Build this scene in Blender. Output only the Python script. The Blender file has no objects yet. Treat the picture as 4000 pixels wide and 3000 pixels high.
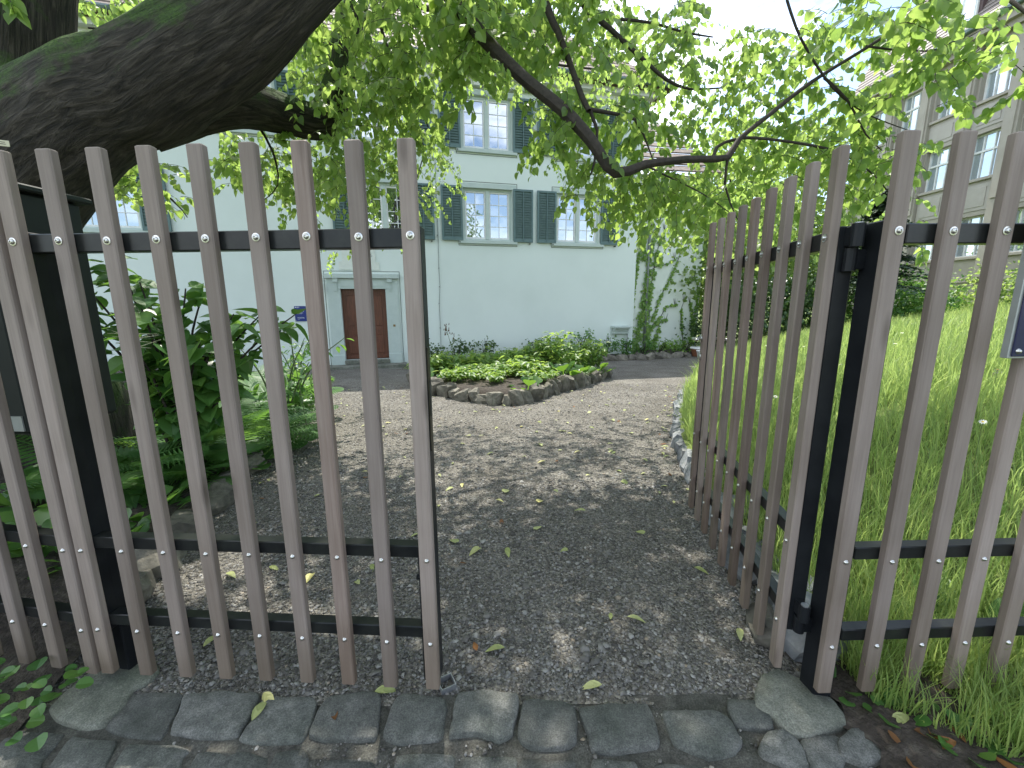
import bpy, math, random
import numpy as np
from mathutils import Matrix, Vector, noise as mnoise

random.seed(7)
RNG = np.random.default_rng(11)
scene = bpy.context.scene
COL = scene.collection
R = math.radians
U = random.uniform

# ------------------------------------------------------------------ camera
F, PITCH, ROLL, EYE = 1655.0, 0.1905, -0.006, 1.47
cam = bpy.data.objects.new('camera', bpy.data.cameras.new('camera'))
COL.objects.link(cam)
cam.data.sensor_width = 36.0
cam.data.lens = 36.0 * F / 4000.0
cam.data.clip_start, cam.data.clip_end = 0.05, 1500
cam.matrix_world = Matrix.Translation((0, 0, EYE)) @ Matrix.Rotation(math.pi / 2 - PITCH, 4, 'X') @ Matrix.Rotation(ROLL, 4, 'Z')
scene.camera = cam

# ------------------------------------------------------------------ world + sun
SUN_EL, SUN_AZ = R(64), R(-9)            # azimuth measured from +Y towards +X
world = bpy.data.worlds.new('World'); scene.world = world; world.use_nodes = True
wn, wl = world.node_tree.nodes, world.node_tree.links
bg = wn['Background']; bg.inputs['Strength'].default_value = 0.15
sky = wn.new('ShaderNodeTexSky'); sky.sky_type = 'NISHITA'; sky.sun_disc = False
sky.sun_elevation = SUN_EL; sky.sun_rotation = SUN_AZ
tc = wn.new('ShaderNodeTexCoord'); mp = wn.new('ShaderNodeMapping'); mp.inputs['Scale'].default_value = (1.5, 1.5, 3.2)
nz = wn.new('ShaderNodeTexNoise'); nz.inputs['Scale'].default_value = 1.6; nz.inputs['Detail'].default_value = 8; nz.inputs['Roughness'].default_value = 0.62
cr = wn.new('ShaderNodeValToRGB'); cr.color_ramp.elements[0].position = 0.45; cr.color_ramp.elements[1].position = 0.66
mx = wn.new('ShaderNodeMixRGB'); mx.inputs[2].default_value = (10.0, 10.3, 10.7, 1)
wl.new(tc.outputs['Generated'], mp.inputs['Vector']); wl.new(mp.outputs[0], nz.inputs['Vector']); wl.new(nz.outputs[0], cr.inputs[0])
wl.new(cr.outputs[0], mx.inputs[0]); wl.new(sky.outputs[0], mx.inputs[1]); wl.new(mx.outputs[0], bg.inputs['Color'])
sun = bpy.data.objects.new('sun', bpy.data.lights.new('sun', 'SUN')); COL.objects.link(sun)
sun.data.energy = 3.3; sun.data.angle = R(0.55); sun.data.color = (1.0, 0.95, 0.86)
SUND = Vector((math.sin(SUN_AZ) * math.cos(SUN_EL), math.cos(SUN_AZ) * math.cos(SUN_EL), math.sin(SUN_EL)))
sun.rotation_euler = SUND.to_track_quat('Z', 'Y').to_euler(); sun.location = (0, 10, 30)
vs = scene.view_settings
vs.view_transform = 'Standard'; vs.look = 'None'; vs.gamma = 1; vs.use_curve_mapping = False
vs.exposure = 1.3
scene.cycles.max_bounces = 8; scene.cycles.transmission_bounces = 4; scene.cycles.transparent_max_bounces = 6

# ------------------------------------------------------------------ projection helpers (photo pixel -> place in the world)
def ray(px, py):
    X, Y = (px - 2000) / F, (py - 1500) / F
    c, s = math.cos(ROLL), math.sin(ROLL)
    X, Y = X * c + Y * s, -X * s + Y * c
    c, s = math.cos(PITCH), math.sin(PITCH)
    return Vector((X, c - Y * s, -s - Y * c))
def atz(px, py, z):
    r = ray(px, py); return Vector((0, 0, EYE)) + r * ((z - EYE) / r.z)
def aty(px, py, y):
    r = ray(px, py); return Vector((0, 0, EYE)) + r * (y / r.y)
def gz(y):
    return -0.45 * min(1, max(0, (y - 2.5) / 10.5))
def gnd(px, py):
    z = 0
    for _ in range(25):
        q = atz(px, py, z); z = gz(q.y)
    return Vector((q.x, q.y, gz(q.y)))

# ------------------------------------------------------------------ object helpers
def tag(o, label=None, cat=None, group=None, kind=None):
    if label: o['label'] = label
    if cat: o['category'] = cat
    if group: o['group'] = group
    if kind: o['kind'] = kind
    return o
def empty(name, loc=(0, 0, 0), rz=0.0, label=None, cat=None, group=None):
    o = bpy.data.objects.new(name, None); COL.objects.link(o)
    o.location = loc; o.rotation_euler = (0, 0, rz); o.empty_display_size = 0.1
    return tag(o, label, cat, group)
def link(name, me, parent=None, M=None):
    o = bpy.data.objects.new(name, me); COL.objects.link(o)
    if parent is not None: o.parent = parent
    if M is not None: o.matrix_local = M
    return o
def mesh_np(name, V, Fc, mats, smooth=False, attr=None, uv=None, mi=None):
    """V (n,3), Fc list of faces or (m,k) int array; attr per-vertex float 'rnd'; uv per-vertex"""
    me = bpy.data.meshes.new(name)
    V = np.asarray(V, dtype=np.float32)
    if isinstance(Fc, np.ndarray):
        m, k = Fc.shape
        me.vertices.add(len(V)); me.vertices.foreach_set('co', V.ravel())
        me.loops.add(m * k); me.loops.foreach_set('vertex_index', Fc.astype(np.int32).ravel())
        me.polygons.add(m); me.polygons.foreach_set('loop_start', np.arange(0, m * k, k, dtype=np.int32))
        me.polygons.foreach_set('loop_total', np.full(m, k, dtype=np.int32))
        me.update(calc_edges=True)
    else:
        me.from_pydata([tuple(v) for v in V], [], Fc); me.update()
    for m_ in (mats if isinstance(mats, (list, tuple)) else [mats]):
        me.materials.append(m_)
    if mi is not None: me.polygons.foreach_set('material_index', np.asarray(mi, dtype=np.int32))
    if smooth: me.polygons.foreach_set('use_smooth', np.ones(len(me.polygons), dtype=bool))
    if attr is not None:
        a = me.attributes.new('rnd', 'FLOAT', 'POINT'); a.data.foreach_set('value', np.asarray(attr, dtype=np.float32))
    if uv is not None:
        l = me.uv_layers.new(name='UVMap'); idx = np.empty(len(me.loops), dtype=np.int32); me.loops.foreach_get('vertex_index', idx)
        l.data.foreach_set('uv', np.asarray(uv, dtype=np.float32)[idx].ravel())
    return me

class MB:
    def __init__(self): self.v, self.f = [], []
    def quad(self, a, b, c, d):
        n = len(self.v); self.v += [tuple(a), tuple(b), tuple(c), tuple(d)]; self.f.append((n, n + 1, n + 2, n + 3))
    def box(self, x0, x1, y0, y1, z0, z1, M=None, bev=0.0):
        n = len(self.v)
        if bev <= 0:
            vs_ = [(x, y, z) for z in (z0, z1) for y in (y0, y1) for x in (x0, x1)]
            fs = [(0, 2, 3, 1), (4, 5, 7, 6), (0, 1, 5, 4), (2, 6, 7, 3), (0, 4, 6, 2), (1, 3, 7, 5)]
        else:
            b = bev; pr = [(x0 + b, y0), (x1 - b, y0), (x1, y0 + b), (x1, y1 - b), (x1 - b, y1), (x0 + b, y1), (x0, y1 - b), (x0, y0 + b)]
            cx, cy = (x0 + x1) / 2, (y0 + y1) / 2
            ins = [(cx + (p[0] - cx) * (1 - 2 * b / (x1 - x0)), cy + (p[1] - cy) * (1 - 2 * b / (y1 - y0))) for p in pr]
            vs_ = [(p[0], p[1], z0) for p in ins] + [(p[0], p[1], z0 + b) for p in pr] + [(p[0], p[1], z1 - b) for p in pr] + [(p[0], p[1], z1) for p in ins]
            fs = [tuple(range(7, -1, -1)), tuple(range(24, 32))]
            for k in range(3):
                for i in range(8):
                    j = (i + 1) % 8; fs.append((k * 8 + i, k * 8 + j, k * 8 + 8 + j, k * 8 + 8 + i))
        if M is not None: vs_ = [tuple(M @ Vector(p)) for p in vs_]
        self.v += vs_; self.f += [tuple(n + i for i in f) for f in fs]
    def cyl(self, p0, p1, r0, r1=None, n=10, caps=True):
        r1 = r0 if r1 is None else r1
        p0, p1 = Vector(p0), Vector(p1); d = (p1 - p0).normalized(); a = d.orthogonal().normalized(); b = d.cross(a); k = len(self.v)
        for p, r in ((p0, r0), (p1, r1)):
            for i in range(n):
                t = 2 * math.pi * i / n; self.v.append(tuple(p + a * (r * math.cos(t)) + b * (r * math.sin(t))))
        for i in range(n):
            j = (i + 1) % n; self.f.append((k + i, k + j, k + n + j, k + n + i))
        if caps: self.f.append(tuple(range(k + n - 1, k - 1, -1))); self.f.append(tuple(range(k + n, k + 2 * n)))
    def lathe(self, prof, n=12, c=(0, 0, 0), axis='Z'):
        k = len(self.v)
        for r, h in prof:
            for i in range(n):
                t = 2 * math.pi * i / n
                p = (r * math.cos(t), r * math.sin(t), h)
                if axis == '-Y': p = (p[0], -h, p[1])
                self.v.append((c[0] + p[0], c[1] + p[1], c[2] + p[2]))
        for q in range(len(prof) - 1):
            for i in range(n):
                j = (i + 1) % n; a = k + q * n
                self.f.append((a + i, a + j, a + n + j, a + n + i) if axis == 'Z' else (a + j, a + i, a + n + i, a + n + j))
        self.f.append(tuple(range(k + (len(prof) - 1) * n, k + len(prof) * n)))
    def prism(self, poly, z0, z1):
        n = len(poly); k = len(self.v)
        self.v += [(p[0], p[1], z0) for p in poly] + [(p[0], p[1], z1) for p in poly]
        self.f.append(tuple(range(k + n - 1, k - 1, -1))); self.f.append(tuple(range(k + n, k + 2 * n)))
        for i in range(n):
            j = (i + 1) % n; self.f.append((k + i, k + j, k + n + j, k + n + i))
    def mesh(self, name, mat, smooth=False): return mesh_np(name, self.v, self.f, mat, smooth)
    def build(self, name, mat, parent=None, smooth=False, M=None): return link(name, self.mesh(name, mat, smooth), parent, M)

def resample(pts, radii, step):
    P = [Vector(p) for p in pts]; out, ro = [], []
    for i in range(len(P) - 1):
        p0 = P[max(i - 1, 0)]; p1, p2 = P[i], P[i + 1]; p3 = P[min(i + 2, len(P) - 1)]
        n = max(1, int((p2 - p1).length / step))
        for k in range(n):
            t = k / n
            q = 0.5 * ((2 * p1) + (p2 - p0) * t + (2 * p0 - 5 * p1 + 4 * p2 - p3) * t * t + (3 * p1 - p0 - 3 * p2 + p3) * t ** 3)
            out.append(q); ro.append(radii[i] * (1 - t) + radii[i + 1] * t)
    out.append(P[-1]); ro.append(radii[-1]); return out, ro
def tube(V, Fc, UVs, pts, radii, n=12, step=0.1, rough=0.0, ridge=0.0, seed=0.0):
    P, Rr = resample(pts, radii, step); k0 = len(V); a = None; L = 0
    for i, p in enumerate(P):
        d = (P[min(i + 1, len(P) - 1)] - P[max(i - 1, 0)]).normalized()
        a = d.orthogonal().normalized() if a is None else (a - d * a.dot(d)).normalized()
        b = d.cross(a)
        if i: L += (p - P[i - 1]).length
        for j in range(n + 1):
            t = 2 * math.pi * j / n; u = a * math.cos(t) + b * math.sin(t); r = Rr[i]
            if rough: r *= 1 + rough * mnoise.noise(p * 1.7 + u * 0.9 + Vector((seed, 0, 0)))
            if ridge:
                w = mnoise.noise(Vector((math.cos(t) * 6, math.sin(t) * 6, L * 2.2 + seed)))
                w2 = mnoise.noise(Vector((math.cos(t) * 14, math.sin(t) * 14, L * 5 + seed)))
                r += ridge * (w + 0.5 * w2)
            V.append(p + u * r); UVs.append((j / n * 2 * math.pi * max(Rr[0], 0.02), L))
    for i in range(len(P) - 1):
        for j in range(n):
            q = k0 + i * (n + 1) + j; Fc.append((q, q + 1, q + n + 2, q + n + 1))
    return P, Rr

# ------------------------------------------------------------------ materials
def new_mat(name):
    m = bpy.data.materials.new(name); m.use_nodes = True
    return m, m.node_tree.nodes, m.node_tree.links, m.node_tree.nodes['Principled BSDF']
def rgb(c): return (c[0], c[1], c[2], 1)
def nd(N, t, **kw):
    n = N.new(t)
    for k, v in kw.items():
        if k in n.inputs: n.inputs[k].default_value = v
        else: setattr(n, k, v)
    return n
def ramp(N, stops):
    n = N.new('ShaderNodeValToRGB'); e = n.color_ramp.elements
    while len(e) < len(stops): e.new(0.5)
    for i, (p, c) in enumerate(stops): e[i].position = p; e[i].color = rgb(c) if len(c) == 3 else c
    return n
def coords(N, L, scale=(1, 1, 1), src='Object', rnd=True):
    t = N.new('ShaderNodeTexCoord'); m = N.new('ShaderNodeMapping'); m.inputs['Scale'].default_value = scale
    if src == 'World':
        g = N.new('ShaderNodeNewGeometry'); L.new(g.outputs['Position'], m.inputs['Vector'])
    else: L.new(t.outputs[src], m.inputs['Vector'])
    if rnd:
        o = N.new('ShaderNodeObjectInfo'); k = nd(N, 'ShaderNodeVectorMath', operation='SCALE'); k.inputs[0].default_value = (37.0, 21.0, 13.0)
        L.new(o.outputs['Random'], k.inputs['Scale']); L.new(k.outputs[0], m.inputs['Location'])
    return m
def bump(N, L, b, h, s=0.3, d=0.01):
    n = N.new('ShaderNodeBump'); n.inputs['Strength'].default_value = s; n.inputs['Distance'].default_value = d
    L.new(h, n.inputs['Height']); L.new(n.outputs[0], b.inputs['Normal']); return n
def noisy(name, stops, scale=5, detail=5, rough=0.8, src='World', stretch=(1, 1, 1), bs=0.3, bd=0.01, metal=0, bscale=None, rnd=False, obj_var=0.0):
    m, N, L, b = new_mat(name); c = coords(N, L, stretch, src, rnd)
    t = nd(N, 'ShaderNodeTexNoise', Scale=scale, Detail=detail, Roughness=0.6); L.new(c.outputs[0], t.inputs['Vector'])
    r = ramp(N, stops); L.new(t.outputs[0], r.inputs[0]); out = r.outputs[0]
    if obj_var:
        o = N.new('ShaderNodeObjectInfo'); h = nd(N, 'ShaderNodeHueSaturation')
        mr = nd(N, 'ShaderNodeMapRange'); mr.inputs['To Min'].default_value = 1 - obj_var; mr.inputs['To Max'].default_value = 1 + obj_var
        L.new(o.outputs['Random'], mr.inputs['Value']); L.new(mr.outputs[0], h.inputs['Value']); L.new(out, h.inputs['Color']); out = h.outputs[0]
    L.new(out, b.inputs['Base Color']); b.inputs['Roughness'].default_value = rough; b.inputs['Metallic'].default_value = metal
    if bs:
        t2 = nd(N, 'ShaderNodeTexNoise', Scale=bscale or scale * 3, Detail=6); L.new(c.outputs[0], t2.inputs['Vector']); bump(N, L, b, t2.outputs[0], bs, bd)
    return m

def leaf_mat(name, dark, light, trans, tw=0.5, rough=0.4):
    m, N, L, b = new_mat(name)
    at = N.new('ShaderNodeAttribute'); at.attribute_name = 'rnd'; oi = N.new('ShaderNodeObjectInfo')
    ad = nd(N, 'ShaderNodeMath', operation='ADD'); fr = nd(N, 'ShaderNodeMath', operation='FRACT')
    L.new(at.outputs['Fac'], ad.inputs[0]); L.new(oi.outputs['Random'], ad.inputs[1]); L.new(ad.outputs[0], fr.inputs[0])
    r = ramp(N, [(0, dark), (0.75, light), (1.0, (light[0] * 1.35, light[1] * 1.15, light[2]))]); L.new(fr.outputs[0], r.inputs[0])
    L.new(r.outputs[0], b.inputs['Base Color']); b.inputs['Roughness'].default_value = rough
    tr = N.new('ShaderNodeBsdfTranslucent'); r2 = ramp(N, [(0, (trans[0] * 0.7, trans[1] * 0.8, trans[2] * 0.7)), (1, trans)]); L.new(fr.outputs[0], r2.inputs[0]); L.new(r2.outputs[0], tr.inputs['Color'])
    mxs = N.new('ShaderNodeMixShader'); mxs.inputs[0].default_value = tw
    L.new(b.outputs[0], mxs.inputs[1]); L.new(tr.outputs[0], mxs.inputs[2]); L.new(mxs.outputs[0], N['Material Output'].inputs['Surface'])
    return m

M = {}
def wood(name, a, b_, c):
    m, N, L, b = new_mat(name)
    co = coords(N, L, (30, 30, 1.1)); t = nd(N, 'ShaderNodeTexNoise', Scale=3.0, Detail=6, Roughness=0.65, Distortion=0.4); L.new(co.outputs[0], t.inputs['Vector'])
    r = ramp(N, [(0.30, a), (0.52, b_), (0.72, c)]); L.new(t.outputs[0], r.inputs[0])
    o = N.new('ShaderNodeObjectInfo'); h = nd(N, 'ShaderNodeHueSaturation'); mr = nd(N, 'ShaderNodeMapRange')
    mr.inputs['To Min'].default_value = 0.78; mr.inputs['To Max'].default_value = 1.15
    L.new(o.outputs['Random'], mr.inputs['Value']); L.new(mr.outputs[0], h.inputs['Value']); L.new(r.outputs[0], h.inputs['Color'])
    co2 = coords(N, L, (9, 9, 2.2)); v = nd(N, 'ShaderNodeTexVoronoi', Scale=1.0); L.new(co2.outputs[0], v.inputs['Vector'])
    kr = ramp(N, [(0.05, (1, 1, 1)), (0.17, (0, 0, 0))]); L.new(v.outputs['Distance'], kr.inputs[0])
    mxk = N.new('ShaderNodeMixRGB'); mxk.inputs[2].default_value = (0.07, 0.05, 0.04, 1)
    kf = nd(N, 'ShaderNodeMath', operation='MULTIPLY'); kf.inputs[1].default_value = 0.6; L.new(kr.outputs[0], kf.inputs[0])
    L.new(kf.outputs[0], mxk.inputs[0]); L.new(h.outputs[0], mxk.inputs[1])
    t3 = nd(N, 'ShaderNodeTexNoise', Scale=1.3, Detail=3); L.new(coords(N, L, (2, 2, 1.5)).outputs[0], t3.inputs['Vector'])
    r3 = ramp(N, [(0.35, (0.78, 0.76, 0.72)), (0.65, (1.05, 1.05, 1.05))]); L.new(t3.outputs[0], r3.inputs[0])
    ml = N.new('ShaderNodeMixRGB'); ml.blend_type = 'MULTIPLY'; ml.inputs[0].default_value = 1; L.new(mxk.outputs[0], ml.inputs[1]); L.new(r3.outputs[0], ml.inputs[2])
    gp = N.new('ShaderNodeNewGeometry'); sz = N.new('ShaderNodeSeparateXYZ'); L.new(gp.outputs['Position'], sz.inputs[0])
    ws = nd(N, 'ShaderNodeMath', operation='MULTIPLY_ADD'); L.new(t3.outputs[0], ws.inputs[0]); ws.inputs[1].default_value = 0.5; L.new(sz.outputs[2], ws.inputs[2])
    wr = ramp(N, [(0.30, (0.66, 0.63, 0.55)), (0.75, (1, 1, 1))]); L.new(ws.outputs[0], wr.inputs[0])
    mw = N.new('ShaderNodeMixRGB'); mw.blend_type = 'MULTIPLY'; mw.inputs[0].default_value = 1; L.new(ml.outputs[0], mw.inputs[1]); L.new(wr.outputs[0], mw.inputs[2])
    L.new(mw.outputs[0], b.inputs['Base Color']); b.inputs['Roughness'].default_value = 0.72
    bump(N, L, b, t.outputs[0], 0.35, 0.002); return m
def dull(m, v): m.node_tree.nodes['Principled BSDF'].inputs['Specular IOR Level'].default_value = v; return m
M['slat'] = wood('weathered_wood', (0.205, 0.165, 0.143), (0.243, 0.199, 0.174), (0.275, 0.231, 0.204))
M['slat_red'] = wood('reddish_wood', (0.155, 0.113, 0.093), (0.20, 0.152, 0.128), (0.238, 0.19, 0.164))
M['black'] = noisy('black_painted_steel', [(0.3, (0.008, 0.009, 0.011)), (0.7, (0.016, 0.018, 0.02))], 8, 4, 0.36, bs=0.08, bd=0.002, bscale=60); dull(M['black'], .16)
M['rail_dirty'] = noisy('dusty_black_steel', [(0.35, (0.007, 0.008, 0.009)), (0.7, (0.020, 0.022, 0.020))], 14, 6, 0.30, bs=0.1, bd=0.002, bscale=80); dull(M['rail_dirty'], .3)
M['steel'] = noisy('stainless_steel', [(0.3, (0.45, 0.44, 0.42)), (0.7, (0.62, 0.61, 0.58))], 40, 3, 0.3, bs=0, metal=1)
M['galv'] = noisy('galvanised_steel', [(0.3, (0.25, 0.26, 0.27)), (0.7, (0.42, 0.43, 0.44))], 60, 3, 0.5, bs=0, metal=0.8)
def speckled(name, stops, s1, s2, dark, var):
    m, N, L, b = new_mat(name); c = coords(N, L, (1, 1, 1), 'World', False)
    t = nd(N, 'ShaderNodeTexNoise', Scale=s1, Detail=10, Roughness=0.72); L.new(c.outputs[0], t.inputs['Vector']); r = ramp(N, stops); L.new(t.outputs[0], r.inputs[0])
    t2 = nd(N, 'ShaderNodeTexNoise', Scale=s2, Detail=4, Roughness=0.8); L.new(c.outputs[0], t2.inputs['Vector']); r2 = ramp(N, [(0.36, (dark, dark, dark)), (0.5, (0.95, 0.95, 0.95)), (0.64, (1.45, 1.45, 1.42))]); L.new(t2.outputs[0], r2.inputs[0])
    t4 = nd(N, 'ShaderNodeTexNoise', Scale=s1 * .22, Detail=3); L.new(c.outputs[0], t4.inputs['Vector']); r4 = ramp(N, [(0.35, (0.72, 0.76, 0.70)), (0.65, (1.2, 1.18, 1.16))]); L.new(t4.outputs[0], r4.inputs[0])
    m1 = N.new('ShaderNodeMixRGB'); m1.blend_type = 'MULTIPLY'; m1.inputs[0].default_value = 1; L.new(r.outputs[0], m1.inputs[1]); L.new(r2.outputs[0], m1.inputs[2])
    m2 = N.new('ShaderNodeMixRGB'); m2.blend_type = 'MULTIPLY'; m2.inputs[0].default_value = 1; L.new(m1.outputs[0], m2.inputs[1]); L.new(r4.outputs[0], m2.inputs[2])
    o = N.new('ShaderNodeObjectInfo'); h = nd(N, 'ShaderNodeHueSaturation'); mr = nd(N, 'ShaderNodeMapRange'); mr.inputs['To Min'].default_value = 1 - var; mr.inputs['To Max'].default_value = 1 + var
    L.new(o.outputs['Random'], mr.inputs['Value']); L.new(mr.outputs[0], h.inputs['Value']); L.new(m2.outputs[0], h.inputs['Color']); L.new(h.outputs[0], b.inputs['Base Color']); b.inputs['Roughness'].default_value = 0.85
    b1 = nd(N, 'ShaderNodeBump', Strength=1.0, Distance=0.010); L.new(t.outputs[0], b1.inputs['Height']); b2 = nd(N, 'ShaderNodeBump', Strength=0.8, Distance=0.003); L.new(t2.outputs[0], b2.inputs['Height']); L.new(b1.outputs[0], b2.inputs['Normal']); L.new(b2.outputs[0], b.inputs['Normal'])
    return m
M['sett_old'] = noisy('dark_setts', [(0.28, (0.03, 0.034, 0.032)), (0.5, (0.066, 0.072, 0.070)), (0.75, (0.125, 0.13, 0.124))], 13, 8, 0.82, bs=0.6, bd=0.006, bscale=60, obj_var=0.22)
M['sett'] = speckled('dark_setts_worn', [(0.25, (0.05, 0.053, 0.048)), (0.5, (0.105, 0.108, 0.101)), (0.75, (0.18, 0.18, 0.17))], 22, 190, .55, .2)
M['rock'] = noisy('edging_rock', [(0.3, (0.055, 0.052, 0.042)), (0.5, (0.13, 0.12, 0.095)), (0.72, (0.21, 0.195, 0.16))], 9, 8, 0.88, bs=0.6, bd=0.012, bscale=35, obj_var=0.28)
M['rock_grey'] = noisy('grey_rock', [(0.3, (0.09, 0.10, 0.11)), (0.5, (0.19, 0.20, 0.21)), (0.72, (0.30, 0.30, 0.29))], 9, 8, 0.85, bs=0.6, bd=0.012, bscale=35, obj_var=0.25)
M['concrete'] = speckled('old_concrete', [(0.25, (0.075, 0.079, 0.064)), (0.5, (0.145, 0.15, 0.126)), (0.75, (0.225, 0.226, 0.195))], 16, 170, .6, .05)
M['mortar'] = speckled('mortar_ground', [(0.3, (0.026, 0.023, 0.018)), (0.5, (0.07, 0.067, 0.058)), (0.75, (0.14, 0.137, 0.122))], 20, 150, .45, .0)
M['soil'] = noisy('soil', [(0.3, (0.018, 0.014, 0.010)), (0.55, (0.05, 0.039, 0.03)), (0.75, (0.11, 0.095, 0.075))], 22, 8, 0.95, bs=0.9, bd=0.02, bscale=60)
M['plaster'] = noisy('white_plaster', [(0.25, (0.57, 0.635, 0.595)), (0.6, (0.615, 0.68, 0.64))], 0.7, 4, 0.9, bs=0.12, bd=0.004, bscale=70)
M['plaster_warm'] = noisy('wing_plaster', [(0.25, (0.60, 0.65, 0.58)), (0.6, (0.66, 0.70, 0.64))], 0.7, 5, 0.9, bs=0.15, bd=0.004, bscale=50)
M['trim'] = noisy('grey_green_stone_trim', [(0.3, (0.40, 0.47, 0.44)), (0.7, (0.45, 0.52, 0.485))], 6, 5, 0.75, bs=0.1, bd=0.002)
M['trim_line'] = noisy('dark_trim_line', [(0.3, (0.12, 0.14, 0.13)), (0.7, (0.16, 0.18, 0.17))], 6, 3, 0.8, bs=0)
M['win_white'] = noisy('white_window_paint', [(0.3, (0.60, 0.62, 0.60)), (0.7, (0.70, 0.71, 0.69))], 6, 3, 0.5, bs=0)
M['shutter'] = noisy('blue_green_shutter_paint', [(0.3, (0.07, 0.125, 0.125)), (0.7, (0.095, 0.16, 0.158))], 9, 4, 0.55, bs=0.05, bd=0.001, src='Object')
M['louver'] = noisy('green_louver_paint', [(0.3, (0.045, 0.085, 0.075)), (0.7, (0.07, 0.12, 0.105))], 9, 4, 0.55, bs=0.05, bd=0.001, src='Object')
M['door'] = noisy('dark_oak_door', [(0.3, (0.055, 0.018, 0.009)), (0.55, (0.115, 0.038, 0.018)), (0.75, (0.17, 0.06, 0.03))], 6, 6, 0.42, stretch=(12, 12, 0.8), src='Object', bs=0.2, bd=0.002, bscale=20)
M['brass'] = noisy('dull_brass', [(0.3, (0.22, 0.16, 0.07)), (0.7, (0.3, 0.22, 0.1))], 30, 3, 0.4, bs=0, metal=0.9)
M['dark_bronze'] = noisy('dark_bronze', [(0.3, (0.02, 0.018, 0.013)), (0.7, (0.05, 0.045, 0.03))], 30, 3, 0.4, bs=0, metal=0.5)
M['cable'] = noisy('grey_cable', [(0.3, (0.16, 0.18, 0.17)), (0.7, (0.22, 0.24, 0.23))], 20, 2, 0.6, bs=0)
M['blue'] = noisy('blue_enamel', [(0.3, (0.004, 0.018, 0.15)), (0.7, (0.006, 0.024, 0.18))], 3, 2, 0.3, bs=0)
M['navy'] = noisy('navy_enamel', [(0.3, (0.010, 0.010, 0.06)), (0.7, (0.015, 0.014, 0.075))], 3, 2, 0.12, bs=0)
M['white_print'] = noisy('white_print', [(0.3, (0.55, 0.6, 0.68)), (0.7, (0.65, 0.7, 0.76))], 30, 2, 0.5, bs=0)
M['grey_metal'] = noisy('grey_metal', [(0.3, (0.30, 0.32, 0.31)), (0.7, (0.36, 0.38, 0.37))], 12, 3, 0.45, bs=0, metal=0.3)
M['dark_green'] = noisy('dark_green_enamel', [(0.3, (0.002, 0.006, 0.0045)), (0.7, (0.004, 0.010, 0.007))], 4, 3, 0.65, bs=0.05, bd=0.002)
M['stone_wall'] = noisy('pale_sandstone', [(0.3, (0.285, 0.262, 0.222)), (0.7, (0.345, 0.32, 0.275))], 1.5, 6, 0.88, bs=0.15, bd=0.004, bscale=30)
M['stone_panel'] = noisy('pale_render_panel', [(0.3, (0.32, 0.30, 0.265)), (0.7, (0.375, 0.355, 0.315))], 2, 5, 0.9, bs=0.1, bd=0.003, bscale=40)
M['gutter'] = noisy('patinated_gutter', [(0.3, (0.06, 0.10, 0.09)), (0.7, (0.10, 0.15, 0.135))], 6, 3, 0.5, bs=0)
M['terracotta'] = noisy('terracotta', [(0.3, (0.30, 0.12, 0.06)), (0.7, (0.4, 0.17, 0.09))], 15, 4, 0.8, bs=0.1)
M['pot_white'] = noisy('white_pot', [(0.3, (0.6, 0.6, 0.58)), (0.7, (0.7, 0.7, 0.68))], 10, 3, 0.5, bs=0)
M['cream'] = noisy('cream_enamel', [(0.3, (0.5, 0.47, 0.33)), (0.7, (0.56, 0.53, 0.38))], 10, 3, 0.5, bs=0)
M['ink'] = noisy('black_ink', [(0.3, (0.02, 0.02, 0.02)), (0.7, (0.04, 0.04, 0.035))], 10, 2, 0.6, bs=0)
M['relief'] = noisy('relief_stone', [(0.3, (0.56, 0.60, 0.54)), (0.7, (0.64, 0.67, 0.61))], 8, 5, 0.8, bs=0.2, bd=0.004)
M['twig'] = noisy('twig_bark', [(0.3, (0.018, 0.015, 0.012)), (0.7, (0.05, 0.04, 0.033))], 40, 5, 0.9, bs=0.4, bd=0.003)
M['stem'] = noisy('green_stem', [(0.3, (0.06, 0.10, 0.03)), (0.7, (0.11, 0.15, 0.05))], 20, 3, 0.6, bs=0)
M['dry'] = noisy('dry_brown', [(0.3, (0.06, 0.035, 0.02)), (0.7, (0.13, 0.085, 0.05))], 20, 3, 0.8, bs=0)
M['petal'] = noisy('white_petal', [(0.3, (0.7, 0.7, 0.66)), (0.7, (0.78, 0.78, 0.74))], 20, 3, 0.6, bs=0)
M['plume'] = noisy('cream_plume', [(0.3, (0.45, 0.44, 0.26)), (0.7, (0.62, 0.6, 0.4))], 20, 3, 0.7, bs=0)
M['yellow'] = noisy('yellow_petal', [(0.3, (0.6, 0.4, 0.02)), (0.7, (0.7, 0.5, 0.03))], 20, 3, 0.6, bs=0)
M['orange_leaf'] = leaf_mat('brown_leaf', (0.10, 0.04, 0.012), (0.22, 0.10, 0.03), (0.25, 0.12, 0.03), 0.25, 0.7)

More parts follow.
